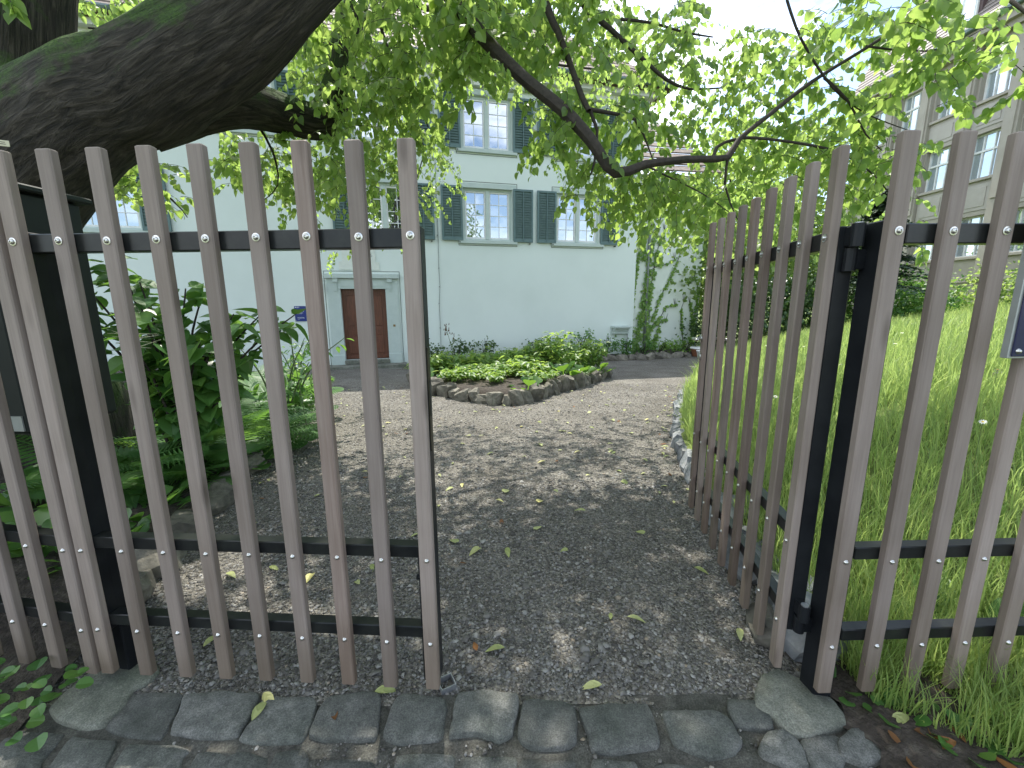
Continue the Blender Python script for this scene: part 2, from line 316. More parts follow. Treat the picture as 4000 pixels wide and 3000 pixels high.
M['linden'] = leaf_mat('linden_leaf', (0.042, 0.095, 0.030), (0.095, 0.165, 0.050), (0.54, 0.72, 0.17), 0.58, 0.36)
M['linden_far'] = leaf_mat('tree_leaf', (0.034, 0.080, 0.026), (0.09, 0.155, 0.048), (0.50, 0.64, 0.17), 0.55, 0.45)
M['dark_leaf'] = leaf_mat('dark_shrub_leaf', (0.024, 0.060, 0.022), (0.06, 0.115, 0.04), (0.18, 0.30, 0.06), 0.35, 0.4)
M['conifer'] = leaf_mat('conifer_needle', (0.018, 0.042, 0.024), (0.045, 0.08, 0.045), (0.05, 0.09, 0.03), 0.2, 0.6)
M['broad'] = leaf_mat('broad_leaf', (0.040, 0.115, 0.028), (0.085, 0.19, 0.046), (0.24, 0.44, 0.07), 0.38, 0.38)
M['fern'] = leaf_mat('fern_leaf', (0.040, 0.115, 0.028), (0.08, 0.185, 0.045), (0.24, 0.44, 0.07), 0.4, 0.5)
M['bed'] = leaf_mat('bed_leaf', (0.065, 0.15, 0.03), (0.13, 0.235, 0.05), (0.48, 0.64, 0.12), 0.48, 0.42)
M['bergenia'] = leaf_mat('bergenia_leaf', (0.035, 0.10, 0.025), (0.07, 0.15, 0.035), (0.25, 0.42, 0.05), 0.4, 0.3)
M['ivy'] = leaf_mat('ivy_leaf', (0.11, 0.22, 0.04), (0.20, 0.34, 0.07), (0.3, 0.5, 0.08), 0.35, 0.4)
M['grass'] = leaf_mat('grass_blade', (0.12, 0.20, 0.05), (0.22, 0.30, 0.085), (0.58, 0.72, 0.22), 0.45, 0.5)
M['fallen'] = leaf_mat('fallen_leaf_green', (0.27, 0.31, 0.10), (0.42, 0.44, 0.19), (0.3, 0.35, 0.08), 0.2, 0.55)
M['pebble'] = None
def pebble_mat():
    m, N, L, b = new_mat('pebble')
    at = N.new('ShaderNodeAttribute'); at.attribute_name = 'rnd'
    r = ramp(N, [(0, (0.055, 0.051, 0.045)), (0.45, (0.125, 0.118, 0.106)), (0.8, (0.19, 0.182, 0.167)), (0.96, (0.29, 0.282, 0.262)), (1, (0.25, 0.20, 0.14))]); L.new(at.outputs['Fac'], r.inputs[0])
    L.new(r.outputs[0], b.inputs['Base Color']); b.inputs['Roughness'].default_value = 0.8; return m
M['pebble'] = pebble_mat()
def gravel_mat():
    m, N, L, b = new_mat('grey_gravel'); c = coords(N, L, (1, 1, 1), 'World', False)
    v = nd(N, 'ShaderNodeTexVoronoi', Scale=95.0); L.new(c.outputs[0], v.inputs['Vector'])
    sp = N.new('ShaderNodeSeparateColor'); L.new(v.outputs['Color'], sp.inputs[0])
    r = ramp(N, [(0.0, (0.058, 0.053, 0.045)), (0.5, (0.15, 0.14, 0.122)), (0.85, (0.225, 0.212, 0.187)), (1, (0.30, 0.285, 0.255))]); L.new(sp.outputs[0], r.inputs[0])
    v2 = nd(N, 'ShaderNodeTexVoronoi', Scale=34.0); L.new(c.outputs[0], v2.inputs['Vector']); sp2 = N.new('ShaderNodeSeparateColor'); L.new(v2.outputs['Color'], sp2.inputs[0])
    t = nd(N, 'ShaderNodeTexNoise', Scale=1.6, Detail=6); L.new(c.outputs[0], t.inputs['Vector'])
    r2 = ramp(N, [(0.3, (0.72, 0.70, 0.66)), (0.7, (1.15, 1.15, 1.13))]); L.new(t.outputs[0], r2.inputs[0])
    ml = N.new('ShaderNodeMixRGB'); ml.blend_type = 'MULTIPLY'; ml.inputs[0].default_value = 1; L.new(r.outputs[0], ml.inputs[1]); L.new(r2.outputs[0], ml.inputs[2])
    L.new(ml.outputs[0], b.inputs['Base Color']); b.inputs['Roughness'].default_value = 0.9
    ad = nd(N, 'ShaderNodeMath', operation='ADD'); L.new(v.outputs['Distance'], ad.inputs[0]); L.new(v2.outputs['Distance'], ad.inputs[1])
    iv = nd(N, 'ShaderNodeMath', operation='MULTIPLY'); iv.inputs[1].default_value = -1; L.new(ad.outputs[0], iv.inputs[0])
    bump(N, L, b, iv.outputs[0], 0.9, 0.012); return m
M['gravel'] = gravel_mat()
def bark_mat():
    m, N, L, b = new_mat('linden_bark')
    uvn = N.new('ShaderNodeUVMap'); mp_ = N.new('ShaderNodeMapping'); mp_.inputs['Scale'].default_value = (26, 5.5, 1); L.new(uvn.outputs[0], mp_.inputs['Vector'])
    t = nd(N, 'ShaderNodeTexNoise', Scale=1.0, Detail=8, Roughness=0.62, Distortion=0.8); L.new(mp_.outputs[0], t.inputs['Vector'])
    r = ramp(N, [(0.34, (0.008, 0.007, 0.006)), (0.5, (0.032, 0.027, 0.022)), (0.68, (0.078, 0.066, 0.056))]); L.new(t.outputs[0], r.inputs[0])
    g = N.new('ShaderNodeNewGeometry'); s = N.new('ShaderNodeSeparateXYZ'); L.new(g.outputs['Normal'], s.inputs[0])
    c = coords(N, L, (1, 1, 1), 'World', False); t2 = nd(N, 'ShaderNodeTexNoise', Scale=5.0, Detail=8, Roughness=0.7); L.new(c.outputs[0], t2.inputs['Vector'])
    a = nd(N, 'ShaderNodeMath', operation='MULTIPLY_ADD'); L.new(t2.outputs[0], a.inputs[0]); a.inputs[1].default_value = 2.2; a.inputs[2].default_value = -1.1
    a2 = nd(N, 'ShaderNodeMath', operation='ADD'); L.new(a.outputs[0], a2.inputs[0]); L.new(s.outputs[2], a2.inputs[1])
    mr = ramp(N, [(0.05, (0, 0, 0)), (0.5, (1, 1, 1))]); L.new(a2.outputs[0], mr.inputs[0])
    t3 = nd(N, 'ShaderNodeTexNoise', Scale=60.0, Detail=4); L.new(c.outputs[0], t3.inputs['Vector'])
    gm = ramp(N, [(0.3, (0.012, 0.030, 0.004)), (0.7, (0.046, 0.092, 0.012))]); L.new(t3.outputs[0], gm.inputs[0])
    mix = N.new('ShaderNodeMixRGB'); L.new(mr.outputs[0], mix.inputs[0]); L.new(r.outputs[0], mix.inputs[1]); L.new(gm.outputs[0], mix.inputs[2])
    L.new(mix.outputs[0], b.inputs['Base Color']); b.inputs['Roughness'].default_value = 0.95
    b1 = nd(N, 'ShaderNodeBump', Strength=0.9, Distance=0.03); L.new(t.outputs[0], b1.inputs['Height'])
    b2 = nd(N, 'ShaderNodeBump', Strength=0.4, Distance=0.01); L.new(t3.outputs[0], b2.inputs['Height']); L.new(b1.outputs[0], b2.inputs['Normal']); L.new(b2.outputs[0], b.inputs['Normal'])
    return m
M['bark'] = bark_mat()
def glass_mat(name, base, k):
    m, N, L, b = new_mat(name); b.inputs['Base Color'].default_value = rgb(base); b.inputs['Roughness'].default_value = 0.25
    g = N.new('ShaderNodeBsdfGlossy'); g.inputs['Roughness'].default_value = 0.015; g.inputs['Color'].default_value = (0.9, 0.95, 1, 1)
    t = nd(N, 'ShaderNodeTexNoise', Scale=1.3, Detail=2); L.new(coords(N, L, (1, 1, 1), 'World', False).outputs[0], t.inputs['Vector'])
    bp = nd(N, 'ShaderNodeBump', Strength=0.04, Distance=0.05); L.new(t.outputs[0], bp.inputs['Height']); L.new(bp.outputs[0], g.inputs['Normal'])
    x = N.new('ShaderNodeMixShader'); x.inputs[0].default_value = k; L.new(b.outputs[0], x.inputs[1]); L.new(g.outputs[0], x.inputs[2]); L.new(x.outputs[0], N['Material Output'].inputs['Surface'])
    return m
M['glass'] = glass_mat('window_glass', (0.02, 0.025, 0.03), 0.42)
M['glass_far'] = glass_mat('office_glass', (0.25, 0.33, 0.36), 0.5)
def tile_mat():
    m, N, L, b = new_mat('roof_tiles'); c = coords(N, L, (1, 1, 1), 'Object', True)
    t = nd(N, 'ShaderNodeTexNoise', Scale=7.0, Detail=6); L.new(c.outputs[0], t.inputs['Vector'])
    r = ramp(N, [(0.3, (0.05, 0.038, 0.030)), (0.5, (0.115, 0.085, 0.066)), (0.72, (0.2, 0.16, 0.13))]); L.new(t.outputs[0], r.inputs[0])
    L.new(r.outputs[0], b.inputs['Base Color']); b.inputs['Roughness'].default_value = 0.75; return m
M['tile'] = tile_mat()
def slate_mat():
    m, N, L, b = new_mat('mansard_tiles'); c = coords(N, L, (0, 1, 1), 'World', False)
    sw = N.new('ShaderNodeSeparateXYZ'); cb = N.new('ShaderNodeCombineXYZ'); L.new(c.outputs[0], sw.inputs[0]); L.new(sw.outputs[1], cb.inputs[0]); L.new(sw.outputs[2], cb.inputs[1])
    br = nd(N, 'ShaderNodeTexBrick', Scale=5.0); br.inputs['Color1'].default_value = (0.20, 0.17, 0.15, 1); br.inputs['Color2'].default_value = (0.27, 0.235, 0.205, 1); br.inputs['Mortar'].default_value = (0.09, 0.075, 0.065, 1)
    br.inputs['Mortar Size'].default_value = 0.03; L.new(cb.outputs[0], br.inputs['Vector']); L.new(br.outputs[0], b.inputs['Base Color']); b.inputs['Roughness'].default_value = 0.6
    bump(N, L, b, br.outputs[1], -0.5, 0.02); return m
M['slate'] = slate_mat()
M['dormer_tile'] = noisy('dormer_tiles', [(0.3, (0.05, 0.03, 0.03)), (0.7, (0.10, 0.06, 0.055))], 12, 4, 0.6, stretch=(1, 1, 4), bs=0.3)
M['lawn'] = noisy('lawn_soil', [(0.3, (0.07, 0.10, 0.022)), (0.55, (0.12, 0.16, 0.035)), (0.75, (0.19, 0.21, 0.06))], 3.5, 8, 0.95, bs=0.8, bd=0.03, bscale=40)

# ------------------------------------------------------------------ leaf meshes
def leaf_outline(kind):
    """unit leaf: base at origin, tip at +Y, normal +Z; returns verts, faces"""
    if kind == 'heart':
        L = [(-0.02, 0.02), (-0.27, -0.07), (-0.46, 0.12), (-0.47, 0.36), (-0.33, 0.63), (-0.14, 0.84), (0, 1.0)]
        mid = [(0, 0.0), (0, 0.3), (0, 0.62)]
    elif kind == 'round':
        L = [(-0.05, 0.0), (-0.33, 0.08), (-0.5, 0.34), (-0.47, 0.64), (-0.28, 0.9), (-0.12, 0.98), (0, 1.0)]
        mid = [(0, 0.0), (0, 0.35), (0, 0.7)]
    else:  # lance
        L = [(-0.02, 0.0), (-0.13, 0.12), (-0.22, 0.3), (-0.23, 0.5), (-0.17, 0.7), (-0.08, 0.88), (0, 1.0)]
        mid = [(0, 0.0), (0, 0.33), (0, 0.66)]
    v = []; 
    def zf(x, y, droop): return abs(x) * 0.28 - droop * y * y
    dr = {'heart': 0.16, 'round': 0.1, 'lance': 0.25}[kind]
    for x, y in mid: v.append((x, y, zf(0, y, dr)))
    for x, y in L: v.append((x, y, zf(x, y, dr)))
    for x, y in L[:-1]: v.append((-x, y, zf(x, y, dr)))
    # left strip: idx 3..9 (9 tip), right 10..15
    f = [(0, 4, 3), (0, 5, 4), (0, 1, 6, 5), (1, 2, 7, 6), (2, 8, 7), (2, 9, 8), (0, 10, 11), (0, 11, 12), (0, 12, 13, 1), (1, 13, 14, 2), (2, 14, 15), (2, 15, 9)]
    return np.array(v), f
def tri_of(f):
    out = []
    for q in f:
        out.append(q[:3])
        if len(q) == 4: out.append((q[0], q[2], q[3]))
    return np.array(out)
LEAF = {k: leaf_outline(k) for k in ('heart', 'round', 'lance')}
def simple_leaf():
    v = np.array([(0, 0, 0), (-0.36, 0.42, 0.10), (0, 0.45, 0), (0.36, 0.42, 0.10), (0, 1, -0.08)]); f = np.array([(0, 2, 1), (0, 3, 2), (1, 2, 4), (2, 3, 4)]); return v, f
SIMPLE = simple_leaf()
def norm(a): return a / np.maximum(np.linalg.norm(a, axis=-1, keepdims=True), 1e-9)
def leaf_frames(tip, nrm):
    """tip direction (n,3), approx normal (n,3) -> (n,3,3) with columns x,y,z"""
    y = norm(tip); z = norm(nrm - y * (nrm * y).sum(-1, keepdims=True)); x = np.cross(y, z)
    return np.stack([x, y, z], -1)
def bake_leaves(name, shape, pos, frames, size, mat, rnd=None):
    v, f = shape if not isinstance(shape, str) else (LEAF[shape][0], tri_of(LEAF[shape][1]))
    n = len(pos); k = len(v)
    V = np.einsum('nij,kj->nki', frames * np.asarray(size).reshape(-1, 1, 1), v) + pos[:, None, :]
    Fc = (f[None] + (np.arange(n) * k)[:, None, None]).reshape(-1, 3)
    rnd = RNG.random(n) if rnd is None else rnd
    return mesh_np(name, V.reshape(-1, 3), Fc, mat, False, np.repeat(rnd, k))
def rand_dirs(n):
    return norm(RNG.normal(size=(n, 3)))
def cloud(name, blobs, n, size, mat, parent=None, up=0.5, shape=SIMPLE, clump=28, shell=0.55, kind=None, tip_down=0.3):
    """leaf clumps spread through ellipsoid blobs [(centre, (rx,ry,rz))]"""
    w = np.array([b[1][0] * b[1][1] + b[1][0] * b[1][2] for b in blobs]); w = w / w.sum(); P, Nn = [], []
    for (c, r), wi in zip(blobs, w):
        m = max(8, int(n * wi)); nc = max(3, m // clump)
        d = rand_dirs(nc); rr = shell + (1 - shell) * RNG.random((nc, 1)) ** 0.6
        cc = d * rr * np.array(r)
        idx = RNG.integers(0, nc, m); sp = 0.13 * np.array(r).mean() + size * 0.6
        p = cc[idx] + RNG.normal(size=(m, 3)) * sp
        P.append(p + np.array(c)); Nn.append(norm(p / np.array(r)))
    P = np.concatenate(P); Nn = np.concatenate(Nn); m = len(P)
    nrm = norm(Nn * 0.6 + RNG.normal(size=(m, 3)) * 0.55 + np.array([0, 0, up])); tip = rand_dirs(m) + np.array([0, 0, -tip_down])
    me = bake_leaves(name, shape, P, leaf_frames(tip, nrm), size * (0.65 + 0.7 * RNG.random(m)), mat)
    o = link(name, me, parent)
    if kind: o['kind'] = kind
    return o

# ================================================================== SETTING: ground, path, lawn, beds
EDGE = [(1.2, 1.24), (1.62, 1.29), (1.9, 1.29), (2.45, 1.37), (3.57, 1.6), (4.34, 1.8), (5.96, 2.42), (7.95, 3.39), (9.72, 4.3), (12, 5.6), (15, 7.6), (19, 10.5), (60, 40)]
BEDL = [(1.2, -1.72), (1.95, -1.91), (2.55, -2.12), (3.34, -2.37), (4.84, -2.78), (6.48, -3.27), (8.21, -3.95), (9.6, -5.2), (10.4, -7.0), (11, -9)]
def edge_x(y): return float(np.interp(y, [e[0] for e in EDGE], [e[1] for e in EDGE]))
def bed_x(y): return float(np.interp(y, [e[0] for e in BEDL], [e[1] for e in BEDL]))
def lawn_z(x, y):
    d = max(0, x - edge_x(y)); t = min(1, max(0, (y - 1.45) / 1.6)); fb = t * t * (3 - 2 * t)
    return gz(y) + fb * (0.13 + 0.62 * (1 - math.exp(-d / 2.5)) + 0.085 * d) + 0.012
def bed_z(x, y):
    d = max(0, bed_x(y) - x); t = min(1, max(0, (y - 1.3) / 0.6))
    return gz(y) + 0.012 + t * (0.06 + 0.22 * (1 - math.exp(-d / 1.2)))
def sheet(name, xs_of_y, ys, zf, mat, amp=0.0, freq=3.0, kind='structure'):
    V, Fc = [], []; nx = None
    for y in ys:
        xs = xs_of_y(y); nx = len(xs)
        for x in xs: V.append((x, y, zf(x, y) + (amp * mnoise.noise((x * freq, y * freq, 0)) if amp else 0)))
    for j in range(len(ys) - 1):
        for i in range(nx - 1): q = j * nx + i; Fc.append((q, q + 1, q + nx + 1, q + nx))
    o = link(name, mesh_np(name, V, Fc, mat, True)); return tag(o, kind=kind)
g_ = MB(); g_.quad((-400, -400, -0.75), (400, -400, -0.75), (400, 600, -0.75), (-400, 600, -0.75)); tag(g_.build('ground', M['lawn']), kind='structure')
sheet('gravel_path', lambda y: np.linspace(-9, 9, 110), np.concatenate([np.linspace(1.32, 3.4, 34), np.linspace(3.5, 17, 70)]), lambda x, y: gz(y), M['gravel'], 0.014, 2.2)
sheet('lawn', lambda y: edge_x(y) + np.concatenate([np.linspace(0, 2, 14), np.linspace(2.3, 12, 26), np.linspace(13, 60, 12)]), np.concatenate([np.linspace(1.0, 4, 24), np.linspace(4.3, 20, 40), np.linspace(22, 80, 14)]), lawn_z, M['lawn'], 0.04, 1.3)
sheet('flower_bed_soil', lambda y: bed_x(y) - np.concatenate([np.linspace(0, 2, 22), np.linspace(2.2, 10, 16)])[::1], np.linspace(1.0, 11, 70), bed_z, M['soil'], 0.04, 4)
paving = sheet('cobbled_pavement', lambda y: np.linspace(-5, 5, 120), np.concatenate([np.linspace(-6, 0.7, 10), np.linspace(0.75, 1.36, 26)]), lambda x, y: -0.001, M['mortar'], 0.007, 9)

# setts: outlines traced on the ground, each stone a part of the pavement
def z7(p): return (p[0] / 1.106, 1900 + p[1] / 1.106)
def z6(p): return (1600 + p[0] / 1.0583, 2600 + p[1] / 1.0583)
def z8(p): return (2000 + p[0] / 1.106, 1900 + p[1] / 1.106)
def stone_top(name, poly, h, mat, parent=None, dome=0.002, sub=4, rough=0.0045, z0=-0.08, soft=0.93):
    """a worn stone from a ground outline: skirt, rounded shoulder, uneven top"""
    P = [Vector((p[0], p[1], 0)) for p in poly]; n0 = len(P); Q = []
    for i in range(n0):
        p0, p1, p2, p3 = P[i - 1], P[i], P[(i + 1) % n0], P[(i + 2) % n0]
        for k in range(sub):
            t = k / sub; Q.append((p1 + (p2 - p1) * t) * .55 + .45 * 0.5 * ((2 * p1) + (p2 - p0) * t + (2 * p0 - 5 * p1 + 4 * p2 - p3) * t * t + (3 * p1 - p0 - 3 * p2 + p3) * t ** 3))
    c = sum(Q, Vector()) / len(Q); n = len(Q); V, Fc = [], []; Q = [c + (q - c) * (1.012 if name == 'sett' else 1.0) for q in Q]
    for s, z in ((1.0, z0), (1.0, h - 0.012), (0.975, h - 0.004), (soft, h), (0.5, h + dome * 0.7)):
        for q in Q:
            p = c + (q - c) * s; nz_ = mnoise.noise((p.x * 14, p.y * 14, h * 50 + c.x)); n2 = mnoise.noise((p.x * 40, p.y * 40, c.y))
            V.append((p.x + (0.005 * n2 if z > z0 else 0), p.y + (0.005 * nz_ if z > z0 else 0), z + (rough * (nz_ + 0.5 * n2) if z > h - 0.02 else 0)))
    V.append((c.x, c.y, h + dome))
    for k in range(4):
        for i in range(n): j = (i + 1) % n; Fc.append((k * n + i, k * n + j, (k + 1) * n + j, (k + 1) * n + i))
    for i in range(n): Fc.append((4 * n + i, 4 * n + (i + 1) % n, 5 * n))
    return link(name, mesh_np(name, V, Fc, mat, True), parent)
SETTS = [
 (z7, [(575, 902), (760, 896), (795, 920), (722, 1060), (690, 1098), (560, 1088), (455, 1052), (525, 960)], .010),
 (z7, [(800, 912), (950, 900), (1100, 903), (1118, 930), (1032, 1085), (960, 1098), (742, 1072), (782, 960)], .018),
 (z7, [(1150, 922), (1340, 922), (1368, 945), (1342, 1060), (1290, 1112), (1110, 1122), (1036, 1097), (1105, 1000)], .016),
 (z7, [(1420, 916), (1560, 900), (1642, 912), (1642, 990), (1622, 1102), (1470, 1108), (1340, 1088), (1368, 990)], .020),
 (z7, [(1738, 902), (1900, 916), (1934, 950), (1918, 1060), (1892, 1102), (1720, 1118), (1656, 1082), (1688, 960)], .014),
 (z6, [(200, 128), (340, 116), (442, 128), (448, 180), (424, 290), (370, 322), (280, 292), (165, 302), (178, 230)], .022),
 (z6, [(472, 162), (590, 152), (682, 182), (693, 270), (684, 330), (640, 352), (500, 352), (447, 300)], .020),
 (z6, [(702, 187), (850, 172), (982, 172), (1026, 300), (1022, 347), (870, 372), (758, 362), (732, 290)], .021),
 (z8, [(652, 982), (760, 978), (872, 982), (934, 1010), (993, 1110), (962, 1162), (850, 1182), (700, 1122), (668, 1050)], .018),
 (z8, [(928, 937), (1042, 942), (1112, 1010), (1128, 1062), (1060, 1062), (958, 1042)], .020),
 (z8, [(1062, 1140), (1100, 1078), (1170, 1066), (1232, 1110), (1282, 1217), (1200, 1224), (1088, 1182)], .022),
 (z8, [(1243, 1103), (1380, 1088), (1428, 1110), (1442, 1180), (1422, 1232), (1300, 1234), (1258, 1160)], .016),
 (z8, [(1406, 1120), (1460, 1066), (1540, 1076), (1592, 1130), (1602, 1192), (1520, 1214), (1418, 1182)], .024),
 (z7, [(-60, 1050), (150, 1062), (278, 1076), (190, 1190), (150, 1330), (-120, 1330)], .008),
 (z7, [(310, 1086), (500, 1106), (455, 1220), (400, 1330), (160, 1330), (210, 1220)], .006),
 (z7, [(560, 1116), (820, 1132), (790, 1180), (750, 1330), (440, 1330), (485, 1220)], .006),
 (z7, [(850, 1152), (1020, 1146), (1160, 1172), (1120, 1320), (790, 1330)], .002),
 (z7, [(1190, 1150), (1310, 1140), (1336, 1180), (1300, 1320), (1130, 1320)], .004),
 (z7, [(1390, 1186), (1600, 1180), (1640, 1240), (1630, 1330), (1350, 1330)], .002),
 (z7, [(1712, 1160), (1955, 1160), (1965, 1240), (1960, 1330), (1700, 1330)], .003),
 (z6, [(230, 375), (440, 380), (445, 430), (440, 500), (210, 500)], .001),
 (z6, [(462, 388), (680, 392), (690, 430), (690, 500), (455, 500)], .001),
 (z6, [(758, 392), (930, 400), (950, 440), (950, 500), (740, 500)], .003),
 (z6, [(1010, 412), (1180, 405), (1240, 430), (1230, 500), (1000, 500)], .002),
]
for fn, poly, h in SETTS:
    stone_top('sett', [atz(*fn(p), 0.0) for p in poly], h, M['sett'], paving)
# one further course beyond the lower frame edge
for i in range(22):
    x0 = -2.4 + i * 0.225 + U(-.01, .01); y1 = 0.985 - (0.07 if x0 < -0.9 else 0) + U(-.01, .01)
    if -1.9 < x0 < 1.05: continue
    stone_top('sett', [(x0, y1), (x0 + .1, y1 + .008), (x0 + .2, y1), (x0 + .205, y1 - .15), (x0 + .1, y1 - .16), (x0, y1 - .15)], .012, M['sett'], paving)
fl = stone_top('concrete_footing', [atz(*z7(p), 0.01) for p in [(212, 965), (300, 880), (400, 800), (560, 745), (655, 735), (690, 800), (640, 850), (577, 890), (540, 950), (450, 1037), (345, 1047), (238, 1012)]], .022, M['concrete'], None, .006, 3, .006)
tag(fl, 'pale concrete footing slab under the left gate post', 'footing')
fr = stone_top('concrete_footing', [atz(*z8(p), 0.01) for p in [(1050, 870), (1078, 818), (1150, 802), (1240, 838), (1300, 880), (1380, 925), (1432, 1000), (1442, 1040), (1350, 1072), (1290, 1092), (1200, 1077), (1128, 1012), (1046, 960)]], .030, M['concrete'], None, .008, 3, .007)
tag(fr, 'rounded concrete footing slab at the foot of the right gate post', 'footing')

# loose pebbles of the path: stuff
def pebbles(name, n, xr, yr, s0, s1, keep):
    P = []
    while len(P) < n:
        x, y = U(*xr), yr[0] + (yr[1] - yr[0]) * random.random() ** 1.3
        if keep(x, y): P.append((x, y, gz(y) + 0.014 * mnoise.noise((x * 2.2, y * 2.2, 0))))
    P = np.array(P); k = np.array([(1, 0, 0), (0, 1, 0), (-1, 0, 0), (0, -1, 0), (0, 0, 1), (0, 0, -1), (.62, .62, .5), (-.62, .62, .55), (-.62, -.62, .5), (.62, -.62, .55)], float)
    f = np.array([(4, 0, 6), (4, 6, 1), (4, 1, 7), (4, 7, 2), (4, 2, 8), (4, 8, 3), (4, 3, 9), (4, 9, 0), (0, 1, 6), (1, 2, 7), (2, 3, 8), (3, 0, 9)])
    s = s0 + (s1 - s0) * RNG.random(n) ** 4
    fr = leaf_frames(rand_dirs(n) * np.array([1, 1, .25]), np.array([0, 0, 1.0]) + 0.5 * rand_dirs(n))
    sc = s[:, None] * np.stack([0.7 + 0.5 * RNG.random(n), 0.8 + 0.7 * RNG.random(n), 0.45 + 0.35 * RNG.random(n)], -1)
    V = np.einsum('nij,nkj->nki', fr, (k[None] + RNG.normal(size=(n, 10, 3)) * 0.13) * sc[:, None, :]) + (P + np.array([0, 0, 0.0015]))[:, None, :]
    Fc = (f[None] + (np.arange(n) * 10)[:, None, None]).reshape(-1, 3)
    me = mesh_np(name, V.reshape(-1, 3), Fc, M['pebble'], False, np.repeat(RNG.random(n), 10))
    return tag(link(name, me), kind='stuff')
onpath = lambda x, y: bed_x(y) + .02 < x < edge_x(y) - .01 and y > 1.36
pebbles('gravel', 58000, (-2.2, 1.5), (1.34, 3.4), .0024, .0105, onpath)
pebbles('gravel', 34000, (-4, 3.5), (3.2, 9), .004, .016, onpath)
pebbles('gravel', 700, (-2.0, 0.6), (1.42, 2.6), .008, .021, onpath)
pebbles('gravel', 1300, (-1.5, 1.3), (0.95, 1.36), .0022, .009, lambda x, y: mnoise.noise((x * 6, y * 9, 5)) > 0.05)

# ================================================================== GATE AND FENCE
def slat_mesh(name, mat):
    b = MB(); b.box(0, 0.050, 0, 0.029, 0.07, 1.936, bev=0.004); return b.mesh(name, mat)
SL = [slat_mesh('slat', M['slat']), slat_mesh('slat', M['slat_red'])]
bw = MB(); bw.lathe([(.0002, 0), (.0125, 0), (.0125, .0022), (.0085, .0028), (.0082, .003), (.0078, .0062), (.005, .0085), (.0032, .0088), (.003, .006), (.0001, .006)], 14, (0, 0, 0), '-Y'); BOLT_W = bw.mesh('bolt', M['steel'], False)
bd_ = MB(); bd_.lathe([(.0085, 0), (.0085, .001), (.0070, .0015), (.0064, .0042), (.0042, .0064), (.0016, .0072), (.0001, .0073)], 12, (0, 0, 0), '-Y'); BOLT_D = bd_.mesh('bolt', M['steel'], True)
ZB = (1.668, 0.597, 0.266)
def slats(parent, xs, sgn, red=()):
    for i, x in enumerate(xs):
        jit = U(-.0025, .0025); dz = U(-.003, .003)
        s = link('slat', SL[1 if i in red else 0], parent, Matrix.Translation((x + jit, 0 if sgn > 0 else -0.029, dz)) @ Matrix.Rotation(U(-.0015, .0015), 4, 'Y'))
        for k, z in enumerate(ZB):
            T = Matrix.Translation((0.0255 + U(-.002, .002), 0 if sgn > 0 else 0.029, z + U(-.002, .002)))
            if sgn < 0: T = T @ Matrix.Rotation(math.pi, 4, 'Z')
            link('bolt', BOLT_W if k == 0 else BOLT_D, s, T @ Matrix.Rotation(U(0, 6), 4, 'Y'))
def yb(sgn, a, b): return (a, b) if sgn > 0 else (-b, -a)
def rails(parent, x0, x1, sgn):
    for z0, z1 in ((1.636, 1.694), (0.586, 0.632), (0.262, 0.308)):
        b = MB(); b.box(x0, x1, *yb(sgn, 0.0295, 0.074), z0, z1, bev=0.003); b.build('rail', M['rail_dirty'], parent)
def leaf(root, n, pitch, sgn, red):
    xs = [i * pitch for i in range(n)]; slats(root, xs, sgn, red)
    rails(root, 0.046, xs[-1] + 0.004, sgn)
    for x0, x1, z0 in ((0.006, 0.045, 0.24), (xs[-1] + 0.005, xs[-1] + 0.050, 0.085)):
        b = MB(); b.box(x0, x1, *yb(sgn, 0.0298, 0.082), z0, 1.70, bev=0.003); b.build('stile', M['black'], root)
    return xs
# left leaf, closed
gl = empty('gate_leaf', (-1.5962, 1.3983, 0), -0.0608, 'closed left leaf of the slatted wooden gate with black frame', 'gate')
xs = leaf(gl, 9, 0.1590, 1, (6,)); xe = xs[-1] + 0.050
b = MB(); b.box(xe - .001, xe + .004, .036, .066, .98, 1.33, bev=.0015); b.build('lock_plate', M['dark_bronze'], gl)
b = MB(); b.box(xe + .003, xe + .006, .044, .058, 1.10, 1.22); b.build('latch_slot', M['ink'], gl)
b = MB(); b.cyl((xe - .075, .055, .495), (xe - .04, .055, .495), .011); b.cyl((xe - .062, .055, .06), (xe - .062, .055, .60), .007); b.build('drop_bolt', M['black'], gl, True)
# right leaf, swung open into the garden
gr = empty('gate_leaf', (1.008, 1.404, 0), 1.413, 'open right leaf of the slatted wooden gate swung into the garden', 'gate')
xs = leaf(gr, 9, 0.1635, -1, (3, 4, 6, 8)); xe = xs[-1]
hd = MB(); hd.cyl((xe + .030, .0, 1.235), (xe + .030, .058, 1.235), .009); hd.cyl((xe + .030, .050, 1.235), (xe - .085, .054, 1.235), .0095); hd.build('handle', M['steel'], gr, True)
for z_ in (1.235, 1.12):
    hd = MB(); hd.cyl((xe + .030, .0, z_), (xe + .030, .006, z_), .026, n=16); hd.build('rosette', M['steel'], gr, True)
hd = MB(); hd.cyl((xe + .030, -.13, 1.235), (xe + .030, -.082, 1.235), .009); hd.cyl((xe + .030, -.125, 1.235), (xe - .085, -.128, 1.235), .0095); hd.build('handle', M['steel'], gr, True)
b = MB(); b.box(xe + .050, xe + .0535, -.066, -.036, 1.0, 1.35); b.build('lock_plate', M['galv'], gr)
for z0, z1 in ((1.632, 1.700), (0.318, 0.380)):
    b = MB(); b.cyl((-.035, -.060, z0), (-.035, -.060, z1), .0185, n=14); b.box(-.035, .008, -.076, -.046, z0 + .004, z1 - .004, bev=.003); b.build('hinge', M['black'], gr, False)
    b = MB(); b.cyl((-.035, -.060, z1), (-.035, -.060, z1 + .004), .013, n=12); b.build('hinge_pin', M['galv'], gr)
